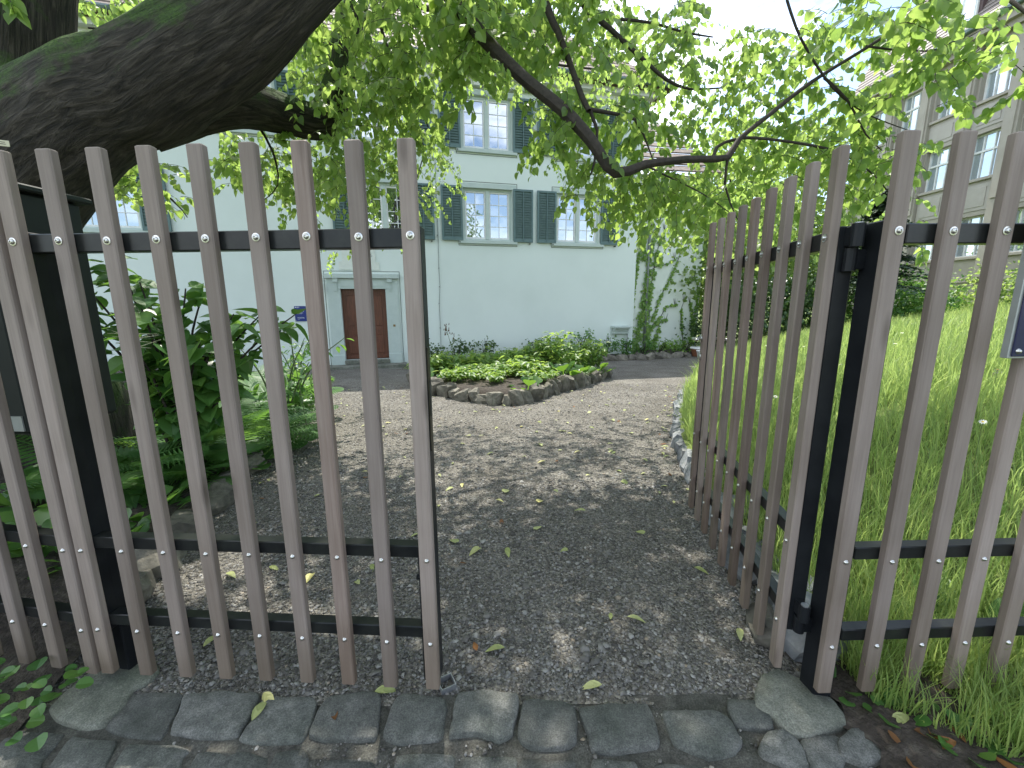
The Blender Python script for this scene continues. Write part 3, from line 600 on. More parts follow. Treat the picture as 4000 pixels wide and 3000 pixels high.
# fixed fence right
fnr = empty('picket_fence', (1.1013, 1.2918, 0), 0.028, 'fixed slatted fence panel to the right of the gate, in front of the meadow', 'fence')
slats(fnr, [i * 0.1609 for i in range(8)], 1, ())
rails(fnr, 0.08, 8 * 0.1609, 1)
b = MB(); b.box(.008, .078, .0297, .105, -.06, 1.705, bev=.004); b.build('post', M['black'], fnr)
b = MB(); b.box(1.16, 1.23, .078, .15, -.06, 1.70, bev=.004); b.build('post', M['black'], fnr)
for z0, z1 in ((1.560, 1.630), (0.252, 0.316)):
    b = MB(); b.cyl((-.030, .095, z0), (-.030, .095, z1), .0185, n=14); b.box(-.032, .010, .080, .110, z0 + .004, z1 - .004, bev=.003); b.build('hinge', M['black'], fnr)
# fixed fence left
fnl = empty('picket_fence', (-1.655, 1.398, 0), -0.16, 'fixed slatted fence panel to the left of the gate, in front of the old trunk', 'fence')
slats(fnl, [-i * 0.1615 for i in range(8)], 1, ())
rails(fnl, -7.6 * 0.1615, 0.015, 1)
b = MB(); b.box(.018, .096, .078, .158, -.06, 1.70, bev=.004); b.build('post', M['black'], fnl)
b = MB(); b.box(-1.2, -1.12, .078, .158, -.06, 1.70, bev=.004); b.build('post', M['black'], fnl)
# ground socket for the drop bolt
s = MB()
for a in ((-.030, -.026, -.03, .03), (.026, .030, -.03, .03), (-.026, .026, -.030, -.026), (-.026, .026, .026, .030)): s.box(*a, -.03, .020)
so = s.build('ground_socket', M['galv'], None, False, Matrix.Translation((-0.262, 1.40, 0.004)) @ Matrix.Rotation(.5, 4, 'Z')); tag(so, 'small square galvanised socket in the gravel at the gate edge', 'gate socket')
# navy sign on the right fence
sg = empty('information_board', (1.492, 1.268, 0), 0.028, 'navy blue enamel board in a grey frame on the right fence', 'sign')
b = MB(); b.box(0, .46, -.002, .020, 1.295, 1.90, bev=.002); b.build('frame', M['grey_metal'], sg)
b = MB(); b.box(.006, .454, -.008, -.0025, 1.301, 1.894, bev=.002); b.build('plate', M['navy'], sg)
for x, z in ((.022, 1.317), (.438, 1.317), (.022, 1.878), (.438, 1.878)):
    link('screw', BOLT_D, sg, Matrix.Translation((x, -.008, z)))
# green cabinet behind left fence
cb = empty('letterbox_cabinet', (-2.3, 1.78, 0), -0.05, 'dark green metal letterbox cabinet on legs behind the left fence', 'cabinet')
b = MB(); b.box(-.6, .42, -.16, .2, .97, 1.90, bev=.012); b.build('body', M['dark_green'], cb)
b = MB(); b.box(-.62, .45, -.19, .23, 1.90, 1.925, bev=.006); b.build('lid', M['dark_green'], cb)
for x in (-.5, .3):
    b = MB(); b.box(x, x + .05, 0, .05, -.05, .97); b.build('leg', M['black'], cb)
b = MB(); b.box(.12, .40, -.166, -.1605, .985, 1.045); b.build('name_plate', M['grey_metal'], cb)

# ================================================================== HOUSE
HO, HA = Vector((4.26, 15.0, -0.45)), R(14.66)
house = empty('old_house', HO, HA, 'white rendered old house with blue-green shutters and tiled hip roof', 'house')
def wall_holes(name, x0, x1, z0, z1, holes, depth, mat, parent, y=0.0):
    xs = sorted({x0, x1, *[h[0] for h in holes], *[h[1] for h in holes]}); zs = sorted({z0, z1, *[h[2] for h in holes], *[h[3] for h in holes]}); b = MB()
    for i in range(len(xs) - 1):
        for j in range(len(zs) - 1):
            cx, cz = (xs[i] + xs[i + 1]) / 2, (zs[j] + zs[j + 1]) / 2
            if any(h[0] < cx < h[1] and h[2] < cz < h[3] for h in holes): continue
            b.quad((xs[i], y, zs[j]), (xs[i + 1], y, zs[j]), (xs[i + 1], y, zs[j + 1]), (xs[i], y, zs[j + 1]))
    for a, c, d, e in holes:
        b.quad((a, y, d), (a, y, e), (a, y + depth, e), (a, y + depth, d)); b.quad((c, y, d), (c, y + depth, d), (c, y + depth, e), (c, y, e))
        b.quad((a, y, e), (c, y, e), (c, y + depth, e), (a, y + depth, e)); b.quad((a, y, d), (a, y + depth, d), (c, y + depth, d), (c, y, d))
        b.quad((a, y + depth, d), (c, y + depth, d), (c, y + depth, e), (a, y + depth, e))
    return b.build(name, mat, parent)
# window columns (x of opening left, right); rows (sill, head) in local z
Z1, Z2 = (3.80, 5.30), (6.38, 7.82)
WINS = [(-15.65, -14.15, Z1), (-8.92, -7.42, Z1), (-5.89, -4.37, Z1), (-2.91, -1.41, Z1), (-15.65, -14.15, Z2), (-12.2, -10.75, Z2), (-8.92, -7.42, Z2), (-5.89, -4.37, Z2), (-2.91, -1.41, Z2), (-19.2, -17.7, Z1), (-19.2, -17.7, Z2)]
DOOR = (-9.53, -8.28, 0.25, 2.33)
wall_holes('wall', -24, 0, 0, 8.35, [(a, c, z[0], z[1]) for a, c, z in WINS] + [DOOR], 0.16, M['plaster'], house)
b = MB(); b.quad((0, 0, 0), (0, 11, 0), (0, 11, 8.35), (0, 0, 8.35)); b.quad((-24, 11, 0), (-24, 0, 0), (-24, 0, 8.35), (-24, 11, 8.35)); b.quad((0, 11, 0), (-24, 11, 0), (-24, 11, 8.35), (0, 11, 8.35)); b.build('wall', M['plaster'], house)
PANE = {}
def pane_mesh(w, h):
    k = (round(w, 3), round(h, 3))
    if k not in PANE: b_ = MB(); b_.box(-w / 2, w / 2, 0, .006, -h / 2, h / 2); PANE[k] = b_.mesh('pane', M['glass'])
    return PANE[k]
for wi, (a, c, (zs_, ze)) in enumerate(WINS):
    f = MB(); d = .075
    # inner timber frame, mullion, casements and glazing bars
    f.box(a + .001, a + d, .085, .15, zs_ + .001, ze - .001); f.box(c - d, c - .001, .085, .15, zs_ + .001, ze - .001); f.box(a + d, c - d, .086, .149, ze - d, ze - .002); f.box(a + d, c - d, .086, .149, zs_ + .002, zs_ + .05)
    m = (a + c) / 2; f.box(m - .055, m + .055, .055, .148, zs_ + .05, ze - d)
    win = f.build('window', M['trim'], house)
    mu = MB()
    for x0, x1 in ((a + d, m - .055), (m + .055, c - d)):
        z0, z1 = zs_ + .05, ze - d
        mu.box(x0 + .001, x0 + .045, .10, .14, z0 + .001, z1 - .001); mu.box(x1 - .045, x1 - .001, .10, .14, z0 + .001, z1 - .001); mu.box(x0 + .045, x1 - .045, .101, .139, z1 - .045, z1 - .002); mu.box(x0 + .045, x1 - .045, .101, .139, z0 + .002, z0 + .05)
        gx0, gx1, gz0, gz1 = x0 + .045, x1 - .045, z0 + .05, z1 - .045; xm = (gx0 + gx1) / 2
        mu.box(xm - .010, xm + .010, .112, .136, gz0, gz1)
        for r in range(1, 4):
            z = gz0 + (gz1 - gz0) * r / 4; mu.box(gx0, xm - .010, .113, .135, z - .010, z + .010); mu.box(xm + .010, gx1, .113, .135, z - .010, z + .010)
        for r in range(4):
            for q in range(2):
                w_, h_ = (gx1 - gx0) / 2, (gz1 - gz0) / 4
                link('pane', pane_mesh(w_ - .002, h_ - .002), win, Matrix.Translation((gx0 + w_ * (q + .5), .126, gz0 + h_ * (r + .5))) @ Matrix.Rotation(U(-.006, .006), 4, 'X') @ Matrix.Rotation(U(-.006, .006), 4, 'Z'))
    mu.build('glazing_bars', M['win_white'], win)
    t = MB(); w = .13  # flat stone surround with a dark painted outline
    t.box(a - w, a - .001, -.022, .02, zs_, ze); t.box(c + .001, c + w, -.022, .02, zs_, ze); t.box(a - w, c + w, -.024, .02, ze + .001, ze + w)
    t.build('surround', M['trim'], win)
    t = MB(); t.box(a - w - .03, c + w + .03, -.075, .08, zs_ - .11, zs_ - .001, bev=.008); t.build('sill', M['trim'], win)
    t = MB(); t.box(a - w - .035, c + w + .035, -.006, .0, ze + w + .03, ze + w + .048); t.box(a - w - .035, c + w + .035, -.006, .0, zs_ - .165, zs_ - .147)
    t.box(a - w - .035, a - w - .018, -.006, .0, zs_ - .145, ze + w + .03); t.box(c + w + .018, c + w + .035, -.006, .0, zs_ - .145, ze + w + .03); t.build('painted_outline', M['trim_line'], win)
    for sx in (-1, 1):   # shutters folded back on the wall
        x0 = a - .13 - .63 + .10 if sx < 0 else c + .03; x1 = x0 + .63; z0, z1 = zs_ - .03, ze + .02
        fm = MB(); y0, y1 = -.085, -.040
        fm.box(x0, x0 + .055, y0, y1, z0, z1); fm.box(x1 - .055, x1, y0, y1, z0, z1); fm.box(x0 + .055, x1 - .055, y0 + .001, y1 - .001, z0, z0 + .09); fm.box(x0 + .055, x1 - .055, y0 + .001, y1 - .001, z1 - .06, z1)
        for zz in (z0 + .2, z1 - .2): fm.box(x0 + .01, x0 + .04, y1, .0, zz, zz + .03)
        sh = fm.build('shutter', M['shutter'], house)
        lv = MB(); nl = 19
        for q in range(nl):
            zc = z0 + .09 + (z1 - z0 - .15) * (q + .5) / nl; hh = (z1 - z0 - .15) / nl * .62
            lv.v += [(x0 + .055, y0 + .008, zc - hh), (x1 - .055, y0 + .008, zc - hh), (x1 - .055, y1 - .006, zc + hh), (x0 + .055, y1 - .006, zc + hh), (x0 + .055, y0 + .016, zc - hh), (x1 - .055, y0 + .016, zc - hh), (x1 - .055, y1 + .002, zc + hh), (x0 + .055, y1 + .002, zc + hh)]
            k = len(lv.v) - 8; lv.f += [(k, k + 1, k + 2, k + 3), (k + 7, k + 6, k + 5, k + 4), (k, k + 4, k + 5, k + 1)]
        tag(lv.build('louvers', M['louver'], sh), kind='stuff')
        lb = MB(); lb.box((x0 + x1) / 2 - .012, (x0 + x1) / 2 + .012, y0 - .014, y0 + .006, z0 + .05, z1 - .03); lb.build('control_bar', M['shutter'], sh)
        lb = MB(); lb.box((x0 + x1) / 2 + .2, (x0 + x1) / 2 + .23, -.1, .0, z0 - .06, z0 - .03); lb.build('shutter_hook', M['ink'], sh)
# door
a, c, z0, z1 = DOOR
ds = MB(); o0, o1, top = -9.88, -7.92, 2.78
ds.box(o0, a - .001, -.055, .02, 0.22, 2.33); ds.box(c + .001, o1, -.055, .02, 0.22, 2.33); ds.box(o0 - .03, a + .001, -.075, .02, 0.0, .42, bev=.01); ds.box(c - .001, o1 + .03, -.075, .02, 0.0, .42, bev=.01)
ds.box(o0, o1, -.05, .02, 2.331, 2.62); ds.box(o0 - .05, o1 + .05, -.12, .02, 2.625, 2.76, bev=.01); ds.box(a + .02, c - .02, -.065, -.045, 2.40, 2.58); ds.box(a - .04, c + .04, -.075, -.05, 2.335, 2.375)
for xx in (o0 + .16, o1 - .30): ds.box(xx, xx + .14, -.10, -.045, 2.52, 2.62); ds.box(xx + .02, xx + .12, -.07, -.045, 2.26, 2.515); ds.box(xx + .04, xx + .055, -.078, -.06, 2.28, 2.5); ds.box(xx + .085, xx + .10, -.078, -.06, 2.28, 2.5)
dsur = ds.build('door_surround', M['trim'], house)
t = MB(); t.box(o0 - .075, o0 - .06, -.006, 0, .05, 2.82); t.box(o1 + .06, o1 + .075, -.006, 0, .05, 2.82); t.box(o0 - .075, o1 + .075, -.006, 0, 2.822, 2.838); t.build('painted_outline', M['trim_line'], dsur)
b = MB(); b.box(c + .17, c + .235, -.066, -.056, 1.22, 1.285); b.build('doorbell', M['brass'], dsur)
m = (a + c) / 2
for x0, x1 in ((a + .002, m - .003), (m + .003, c - .002)):
    b = MB(); b.box(x0, x1, .105, .150, z0 + .012, z1 - .003); dl = b.build('door', M['door'], house)
    b = MB()
    for q0, q1 in ((.30, .75), (.85, 1.0), (1.12, 1.92)): b.box(x0 + .12, x1 - .12, .090, .106, z0 + q0 - .12, z0 + q1 - .02, bev=.008)
    b.build('panel', M['door'], dl)
    b = MB(); b.box(x0 + .03, x1 - .03, .075, .106, z0 + .03, z0 + .11, bev=.006); b.build('weather_bar', M['door'], dl)
b = MB(); b.cyl((m + .05, .10, z0 + .98), (m + .05, .05, z0 + .98), .013); b.cyl((m + .05, .055, z0 + .98), (m + .15, .055, z0 + .98), .011); b.build('handle', M['brass'], house)
b = MB(); b.box(a - .02, c + .02, -.12, .15, .13, .249, bev=.012); b.build('door_step', M['concrete'], house)
b = MB(); b.box(o0 - .15, o1 + .15, -.48, -.01, 0, .125, bev=.015); b.build('door_step', M['concrete'], house)
b = MB(); b.box(o0 - .45, o1 + .0, -.75, -.49, -.02, .03, bev=.01); b.build('door_step', M['concrete'], house)
# date panel above the door
b = MB(); b.box(-9.42, -8.50, -.016, 0, 3.02, 3.75); b.box(-9.52, -8.40, -.014, 0, 2.87, 3.10); dp = b.build('date_panel', M['relief'], house)
def text(body, size, mat, parent, Mx, name='lettering'):
    cu = bpy.data.curves.new(name, 'FONT'); cu.body = body; cu.size = size; cu.extrude = .002; cu.align_x = 'CENTER'
    o = bpy.data.objects.new(name, cu); COL.objects.link(o); dg = bpy.context.evaluated_depsgraph_get(); me = bpy.data.meshes.new_from_object(o.evaluated_get(dg)); bpy.data.objects.remove(o)
    me.materials.clear(); me.materials.append(mat); return link(name, me, parent, Mx)
text('1736', .13, M['cable'], dp, Matrix.Translation((-8.72, -.017, 3.24)) @ Matrix.Rotation(math.pi / 2, 4, 'X'))
# eaves, cornice and hip roof in tile courses
b = MB(); b.box(-24.2, .12, -.14, -.001, 8.02, 8.2); b.box(-24.4, .3, -.34, -.001, 8.2, 8.34); b.box(.001, .14, -.14, 11.2, 8.02, 8.2); b.build('cornice', M['win_white'], house)
b = MB(); b.box(-24.6, .66, -.62, .0, 8.34, 8.40); b.box(0.001, .66, 0.001, 11.6, 8.34, 8.40); b.build('eaves_board', M['dry'], house)
b = MB(); b.cyl((-24.6, -.66, 8.42), (.7, -.66, 8.42), .07, n=8); b.build('gutter', M['gutter'], house)
NC = 30; slope = 0.92; rf = MB(); run = 6.2
for i in range(NC):
    for q in range(1):
        t0, t1 = i / NC * run, (i + 1) / NC * run + .05; h0, h1 = 8.44 + t0 * slope + .045, 8.44 + t1 * slope
        xa0, xb0, xa1, xb1 = -24.7 + t0, .7 - t0, -24.7 + t1, .7 - t1; ya0, ya1, yb0, yb1 = -.65 + t0, -.65 + t1, 11.65 - t0, 11.65 - t1
        rf.quad((xa0, ya0, h0), (xb0, ya0, h0), (xb1, ya1, h1), (xa1, ya1, h1)); rf.quad((xa0, ya0, h0 - .045), (xb0, ya0, h0 - .045), (xb0, ya0, h0), (xa0, ya0, h0))
        rf.quad((xb0, ya0, h0), (xb0, yb0, h0), (xb1, yb1, h1), (xb1, ya1, h1)); rf.quad((xb0, ya0, h0 - .045), (xb0, yb0, h0 - .045), (xb0, yb0, h0), (xb0, ya0, h0))
        rf.quad((xb0, yb0, h0), (xa0, yb0, h0), (xa1, yb1, h1), (xb1, yb1, h1)); rf.quad((xa0, yb0, h0), (xa0, ya0, h0), (xa1, ya1, h1), (xa1, yb1, h1))
roof = rf.build('roof', M['tile'], house)
tb = MB(); 
for i in range(NC):
    t0, t1 = i / NC * run, (i + .96) / NC * run
    n_ = int((25 - 2 * t0) / .19)
    for k in range(n_):
        x = -24.6 + t0 + k * .19 + (.095 if i % 2 else 0)
        if x < -10 or x > .5 - t0: continue
        z = 8.44 + t0 * slope + .05 + U(0, .012); tb.quad((x, -.66 + t0, z), (x + .175, -.66 + t0, z), (x + .175, -.66 + t1, z + (t1 - t0) * slope - .02), (x, -.66 + t1, z + (t1 - t0) * slope - .02)); tb.quad((x, -.66 + t0, z - .05), (x + .175, -.66 + t0, z - .05), (x + .175, -.66 + t0, z), (x, -.66 + t0, z))
tag(tb.build('tiles', M['tile'], roof), kind='stuff')
# lightning conductor with wall clips
b = MB(); pz = [0.3, 1.15, 1.9, 2.4, 2.95, 3.9, 5.2, 6.6, 8.1]
for i in range(len(pz) - 1): b.cyl((-6.68 + .012 * (i % 2) - (.03 if pz[i] < 2 else 0), -.03, pz[i]), (-6.68 + .012 * ((i + 1) % 2) - (.03 if pz[i + 1] < 2 else 0), -.03, pz[i + 1]), .008, n=6)
lc = b.build('conductor_cable', M['cable'], house)
for i, z in enumerate(pz[:-1]):
    b = MB(); b.cyl((-6.68 - (.03 if z < 2 else 0), -.045, z), (-6.68 - (.03 if z < 2 else 0), 0, z), .018, n=8); b.build('clip', M['cable'], lc)
# stone console with moulded profile near the corner
cn = empty('stone_console', HO + Matrix.Rotation(HA, 3, 'Z') @ Vector((-.86, 0, .8)), HA, 'moulded stone console projecting from the house wall beside the ivy', 'console')
b = MB(); b.box(0, .66, -.05, -.001, .0, .30); b.build('back_slab', M['trim'], cn)
pr = [(.03, .10), (.09, .055), (.13, .07), (.16, .12), (.20, .135), (.235, .20), (.25, .26), (.285, .27)]; b = MB()
for i in range(len(pr) - 1):
    (q0, d0), (q1, d1) = pr[i], pr[i + 1]; b.box(.06 if d0 < .2 else .02, .62 if d0 < .2 else .65, -max(d0, d1) - .05, -.051, q0, q1)
b.build('moulding', M['trim'], cn)
b = MB(); b.cyl((.60, -.10, -.75), (.60, -.10, 0.03), .022, n=8); b.build('pipe', M['cable'], cn)
# blue plaque left of the door
HM = Matrix.Translation(HO) @ Matrix.Rotation(HA, 4, 'Z')
pl = empty('wall_plaque', HM @ Vector((-10.80, 0, 1.42)), HA, 'small blue plaque with white print on the house wall left of the door', 'plaque')
b = MB(); b.box(0, .30, -.018, -.002, 0, .43); b.build('plate', M['blue'], pl)
b = MB()
for x0, x1, zz, hh in ((.062, .14, .395, .012), (.062, .11, .378, .010), (.065, .20, .325, .004), (.065, .25, .278, .014), (.065, .2, .255, .004), (.065, .22, .243, .004), (.065, .21, .231, .004), (.065, .22, .219, .004), (.065, .18, .207, .004), (.065, .24, .105, .008), (.065, .25, .085, .008), (.065, .12, .045, .005)):
    x = x0
    while x < x1:
        w_ = min(U(.012, .035), x1 - x); b.box(x, x + w_, -.0195, -.0182, zz, zz + hh); x += w_ + .005
b.build('print', M['white_print'], pl)
b = MB(); b.lathe([(.016, 0), (.016, .0012), (.012, .0013), (.011, .0005), (.004, .0005), (.004, .0014), (.0001, .0014)], 14, (.035, -.0182, .395), '-Y'); b.build('emblem', M['white_print'], pl)
b = MB(); b.cyl((.018, -.018, .02), (.018, -.022, .02), .008); b.build('screw', M['steel'], pl)
# wall lantern left of the door head
ln = empty('wall_lantern', HM @ Vector((-10.08, 0, 2.45)), HA, 'dark wrought iron lantern bracket on the wall beside the door', 'lantern')
b = MB(); b.cyl((0, 0, .1), (0, -.18, .16), .01); b.cyl((0, -.18, .16), (0, -.18, .08), .008); b.box(-.03, .03, -.012, 0, .02, .2); b.build('bracket', M['ink'], ln)
b = MB(); b.lathe([(.02, -.2), (.05, -.18), (.075, .0), (.09, .01), (.03, .07), (.01, .09)], 6, (0, -.18, 0)); b.build('lamp_head', M['ink'], ln)

# set-back wing behind the corner
WO, WA = Vector((4.5, 15.9, -0.45)), R(9)
wing = empty('house_wing', WO, WA, 'lower pale wing of the house set back behind the corner and hung with ivy', 'house')
WH = 6.3
wall_holes('wall', -0.6, 2.62, 0, WH, [(.60, .68, 1.80, 2.28), (.60, .68, 1.05, 1.6), (2.22, 2.30, 2.55, 3.05)], .12, M['plaster_warm'], wing)
b = MB(); b.quad((2.62, 0, 0), (2.62, 8, 0), (2.62, 8, WH), (2.62, 0, WH)); b.quad((2.62, 8, 0), (-.6, 8, 0), (-.6, 8, WH), (2.62, 8, WH)); b.build('wall', M['plaster_warm'], wing)
b = MB()
for i in range(9):
    y0, y1 = -.4 + i * .5, -.4 + (i + 1) * .5 + .03; h0 = WH + i * .36 + .05; h1 = WH + (i + 1) * .36; b.quad((-.7, y0, h0), (2.9, y0, h0), (2.9, y1, h1), (-.7, y1, h1)); b.quad((-.7, y0, h0 - .05), (2.9, y0, h0 - .05), (2.9, y0, h0), (-.7, y0, h0))
b.build('roof', M['tile'], wing)
b = MB(); b.box(.62, 2.62, -.012, 0, 1.32, 1.335); b.build('ledge', M['plaster_warm'], wing)
b = MB(); b.cyl((.47, -.06, 0), (.47, -.06, WH), .045, n=10); b.build('downpipe', M['cable'], wing, True)
for (px, py, r_, h_, mt, lb) in ((6.55, 14.6, .15, .24, 'pot_white', 'white flower pot at the end of the ivy wall'), (6.62, 15.0, .26, .30, 'terracotta', 'terracotta planter with white rim behind the white pot')):
    p_ = empty('flower_pot', (px, py, gz(py)), 0, lb, 'flower pot')
    b = MB(); b.lathe([(r_ * .7, 0), (r_ * .95, h_ * .8), (r_, h_ * .82), (r_, h_), (r_ * .85, h_), (r_ * .8, h_ * .8)], 16); b.build('pot', M['pot_white' if mt == 'pot_white' else 'terracotta'], p_, True)
    b = MB(); b.lathe([(r_ * .98, h_ * .86), (r_ * 1.08, h_ * .9), (r_ * 1.08, h_ * 1.06), (r_ * .9, h_ * 1.06)], 16); b.build('rim', M['pot_white'], p_, True)

# ================================================================== STONE BUILDING ON THE RIGHT (faces the meadow)
BX = 19.6
sb = empty('stone_building', (BX, 16, 1.2), 0, 'tall pale stone building with large windows and tiled mansard roof on the right', 'building')
SM = Matrix.Translation((-BX, -16, -1.2))
def sbuild(b, name, mat, parent=None):
    b.v = [tuple(SM @ Vector(p)) for p in b.v] if parent is None else [tuple(SM @ Vector(p)) for p in b.v]
    return b.build(name, mat, parent or sb)
CY = [13.62 * 1.4 + (k - 3) * 1.92 for k in range(-4, 7)]   # window centre line along y
ROWS = [(3.28, 4.95, 1.30), (6.45, 8.25, 1.30), (9.55, 11.35, 1.20)]
Y0, Y1, ZT = CY[0] - 1.3, CY[-1] + 1.5, 12.1
holes = [(y, z0, z1, w) for y in CY for (z0, z1, w) in ROWS]
b = MB(); ys_ = sorted({Y0, Y1, *[h[0] - h[3] / 2 for h in holes], *[h[0] + h[3] / 2 for h in holes]}); zs_ = sorted({0.2, ZT, *[h[1] for h in holes], *[h[2] for h in holes]})
for i in range(len(ys_) - 1):
    for j in range(len(zs_) - 1):
        cy, cz = (ys_[i] + ys_[i + 1]) / 2, (zs_[j] + zs_[j + 1]) / 2
        if any(abs(cy - h[0]) < h[3] / 2 and h[1] < cz < h[2] for h in holes): continue
        b.quad((BX, ys_[i + 1], zs_[j]), (BX, ys_[i], zs_[j]), (BX, ys_[i], zs_[j + 1]), (BX, ys_[i + 1], zs_[j + 1]))
for y, z0, z1, w in holes:
    a, c = y - w / 2, y + w / 2; d = .32
    b.quad((BX, a, z0), (BX + d, a, z0), (BX + d, a, z1), (BX, a, z1)); b.quad((BX, c, z0), (BX, c, z1), (BX + d, c, z1), (BX + d, c, z0))
    b.quad((BX, a, z1), (BX + d, a, z1), (BX + d, c, z1), (BX, c, z1)); b.quad((BX, a, z0), (BX, c, z0), (BX + d, c, z0), (BX + d, a, z0))
b.quad((BX, Y1, .2), (BX, Y1, ZT), (BX + 12, Y1, ZT), (BX + 12, Y1, .2)); b.quad((BX, Y0, .2), (BX + 12, Y0, .2), (BX + 12, Y0, ZT), (BX, Y0, ZT)); b.quad((BX + 12, Y0, .2), (BX + 12, Y1, .2), (BX + 12, Y1, ZT), (BX + 12, Y0, ZT))
sbuild(b, 'wall', M['stone_wall'])
for k, y in enumerate(CY):
    yp = y + .96
    b = MB(); b.box(BX - .16, BX - .001, yp - .27, yp + .27, 2.4, 11.75); b.box(BX - .22, BX - .161, yp - .18, yp + .18, 5.5, 11.4); sbuild(b, 'pilaster', M['stone_wall'])
    for ri, (z0, z1, w) in enumerate(ROWS):
        b = MB(); a, c = y - w / 2, y + w / 2; xf = BX + .2
        b.box(xf, xf + .08, a + .001, a + .07, z0, z1); b.box(xf, xf + .08, c - .07, c - .001, z0, z1); b.box(xf + .001, xf + .079, a + .07, c - .07, z1 - .07, z1 - .001); b.box(xf + .001, xf + .079, a + .07, c - .07, z0 + .001, z0 + .07)
        zt = z0 + (z1 - z0) * .62; b.box(xf - .01, xf + .079, a + .07, c - .07, zt - .04, zt + .04)
        for q in (1 / 3, 2 / 3): yy = a + w * q; b.box(xf + .002, xf + .078, yy - .022, yy + .022, z0 + .07, zt - .04); b.box(xf + .002, xf + .078, yy - .022, yy + .022, zt + .04, z1 - .07)
        wn_ = sbuild(b, 'window', M['win_white'])
        for (pz0, pz1) in ((z0 + .07, zt - .04), (zt + .04, z1 - .07)):
            for q in range(3):
                b = MB(); ya = a + w * q / 3 + .03; t = U(-.012, .012); b.quad((xf + .05 + t, ya, pz0), (xf + .05, ya, pz1), (xf + .05, ya + w / 3 - .06, pz1), (xf + .05 + t, ya + w / 3 - .06, pz0)); sbuild(b, 'pane', M['glass_far'], wn_)
        b = MB(); b.box(BX - .10, BX + .19, a - .08, c + .08, z0 - .12, z0 - .002, bev=.01); sbuild(b, 'sill', M['stone_wall'], wn_)
    for z0, z1 in ((5.15, 6.2), (8.45, 9.3)):
        b = MB(); b.box(BX - .03, BX - .001, y - .62, y + .62, z0, z1); b.box(BX - .05, BX - .031, y - .46, y + .46, z0 + .14, z1 - .14, bev=.006); sbuild(b, 'spandrel_panel', M['stone_panel'])
b = MB(); b.box(BX - .3, BX - .001, Y0 - .3, Y1 + .3, 11.76, 12.0); b.box(BX - .5, BX - .001, Y0 - .5, Y1 + .5, 12.0, 12.3); b.box(BX - .08, BX - .0011, Y0, Y1, 2.2, 2.42); sbuild(b, 'cornice', M['stone_wall'])
b = MB(); b.box(BX - .68, BX - .45, Y0 - .6, Y1 + .6, 12.3, 12.5, bev=.04); sbuild(b, 'gutter', M['gutter'])
b = MB(); n = 22
for i in range(n):
    z0, z1 = 12.35 + i * .2, 12.35 + (i + 1) * .2; x0, x1 = BX - .42 + i * .105, BX - .42 + (i + 1) * .105
    b.quad((x0 - .03, Y1 + .4, z0), (x0 - .03, Y0 - .4, z0), (x1, Y0 - .4, z1), (x1, Y1 + .4, z1)); b.quad((x0, Y1 + .4, z0), (x0, Y0 - .4, z0), (x0 - .03, Y0 - .4, z0), (x0 - .03, Y1 + .4, z0))
b.quad((BX + 1.9, Y1 + .4, 16.7), (BX + 1.9, Y0 - .4, 16.7), (BX + 11, Y0, 18), (BX + 11, Y1, 18)); b.quad((BX - .4, Y1 + .4, 12.3), (BX + 2, Y1 + .4, 16.7), (BX + 12, Y1 + .4, 16.7), (BX + 12, Y1 + .4, 12.3))
sbuild(b, 'mansard_roof', M['slate'])
for yd in (CY[3] + 2.1, CY[3] + 9.6, CY[3] - 5.4):
    b = MB(); b.box(BX + .05, BX + 2.2, yd - .75, yd + .75, 12.9, 14.85); dm = sbuild(b, 'dormer', M['dormer_tile'])
    b = MB(); b.box(BX - .25, BX + 2.4, yd - .95, yd + .95, 14.86, 15.0, bev=.03); sbuild(b, 'dormer_roof', M['gutter'], dm)
    b = MB(); b.box(BX - .02, BX + .049, yd - .6, yd + .6, 13.0, 14.75); sbuild(b, 'frame', M['win_white'], dm)
    for q in (-1, 1):
        b = MB(); b.quad((BX - .03, yd + q * .28 + .23, 13.15), (BX - .03, yd + q * .28 - .23, 13.15), (BX - .03, yd + q * .28 - .23, 14.6), (BX - .03, yd + q * .28 + .23, 14.6)); sbuild(b, 'pane', M['glass_far'], dm)

# ================================================================== THE OLD LINDEN
S = 4000 / 2212.0
def P2(px, py, y): return aty(px * S, py * S, y)      # overview-pixel helper
lin = empty('linden_tree', (-2.9, 3.4, bed_z(-2.9, 3.4)), 0, 'huge old linden with mossy trunk and heavy limbs leaning over the gate', 'tree')
LI = Matrix.Translation(lin.location).inverted()
def tree_part(name, V, Fc, UVs, mat, parent):
    return link(name, mesh_np(name, [LI @ p for p in V], Fc, mat, True, None, UVs), parent)
V, Fc, UVs = [], [], []
tube(V, Fc, UVs, [(-4.3, 3.5, -.2), (-4.1, 3.5, .5), P2(-330, 680, 3.4), P2(-120, 500, 3.25), P2(20, 330, 3.2), P2(35, 160, 3.25), P2(40, -40, 3.3), P2(50, -400, 3.5), P2(30, -900, 3.9)], [.80, .66, .56, .54, .45, .31, .28, .26, .2], 72, .06, .10, .018, 1)
tree_part('trunk', V, Fc, UVs, M['bark'], lin)
V, Fc, UVs = [], [], []
LIMB1 = [P2(-150, 620, 3.3), P2(-20, 450, 3.2), P2(95, 318, 3.1), P2(214, 226, 3.05), P2(304, 196, 3.03), P2(366, 154, 3.0), P2(424, 116, 3.0), P2(509, 62, 3.02), P2(581, 8, 3.05), P2(680, -90, 3.2), P2(780, -260, 3.5), P2(900, -520, 4.0)]
tube(V, Fc, UVs, LIMB1, [.46, .43, .375, .335, .315, .30, .295, .275, .25, .225, .19, .16], 72, .05, .10, .018, 5)
tree_part('limb', V, Fc, UVs, M['bark'], lin)
V, Fc, UVs = [], [], []
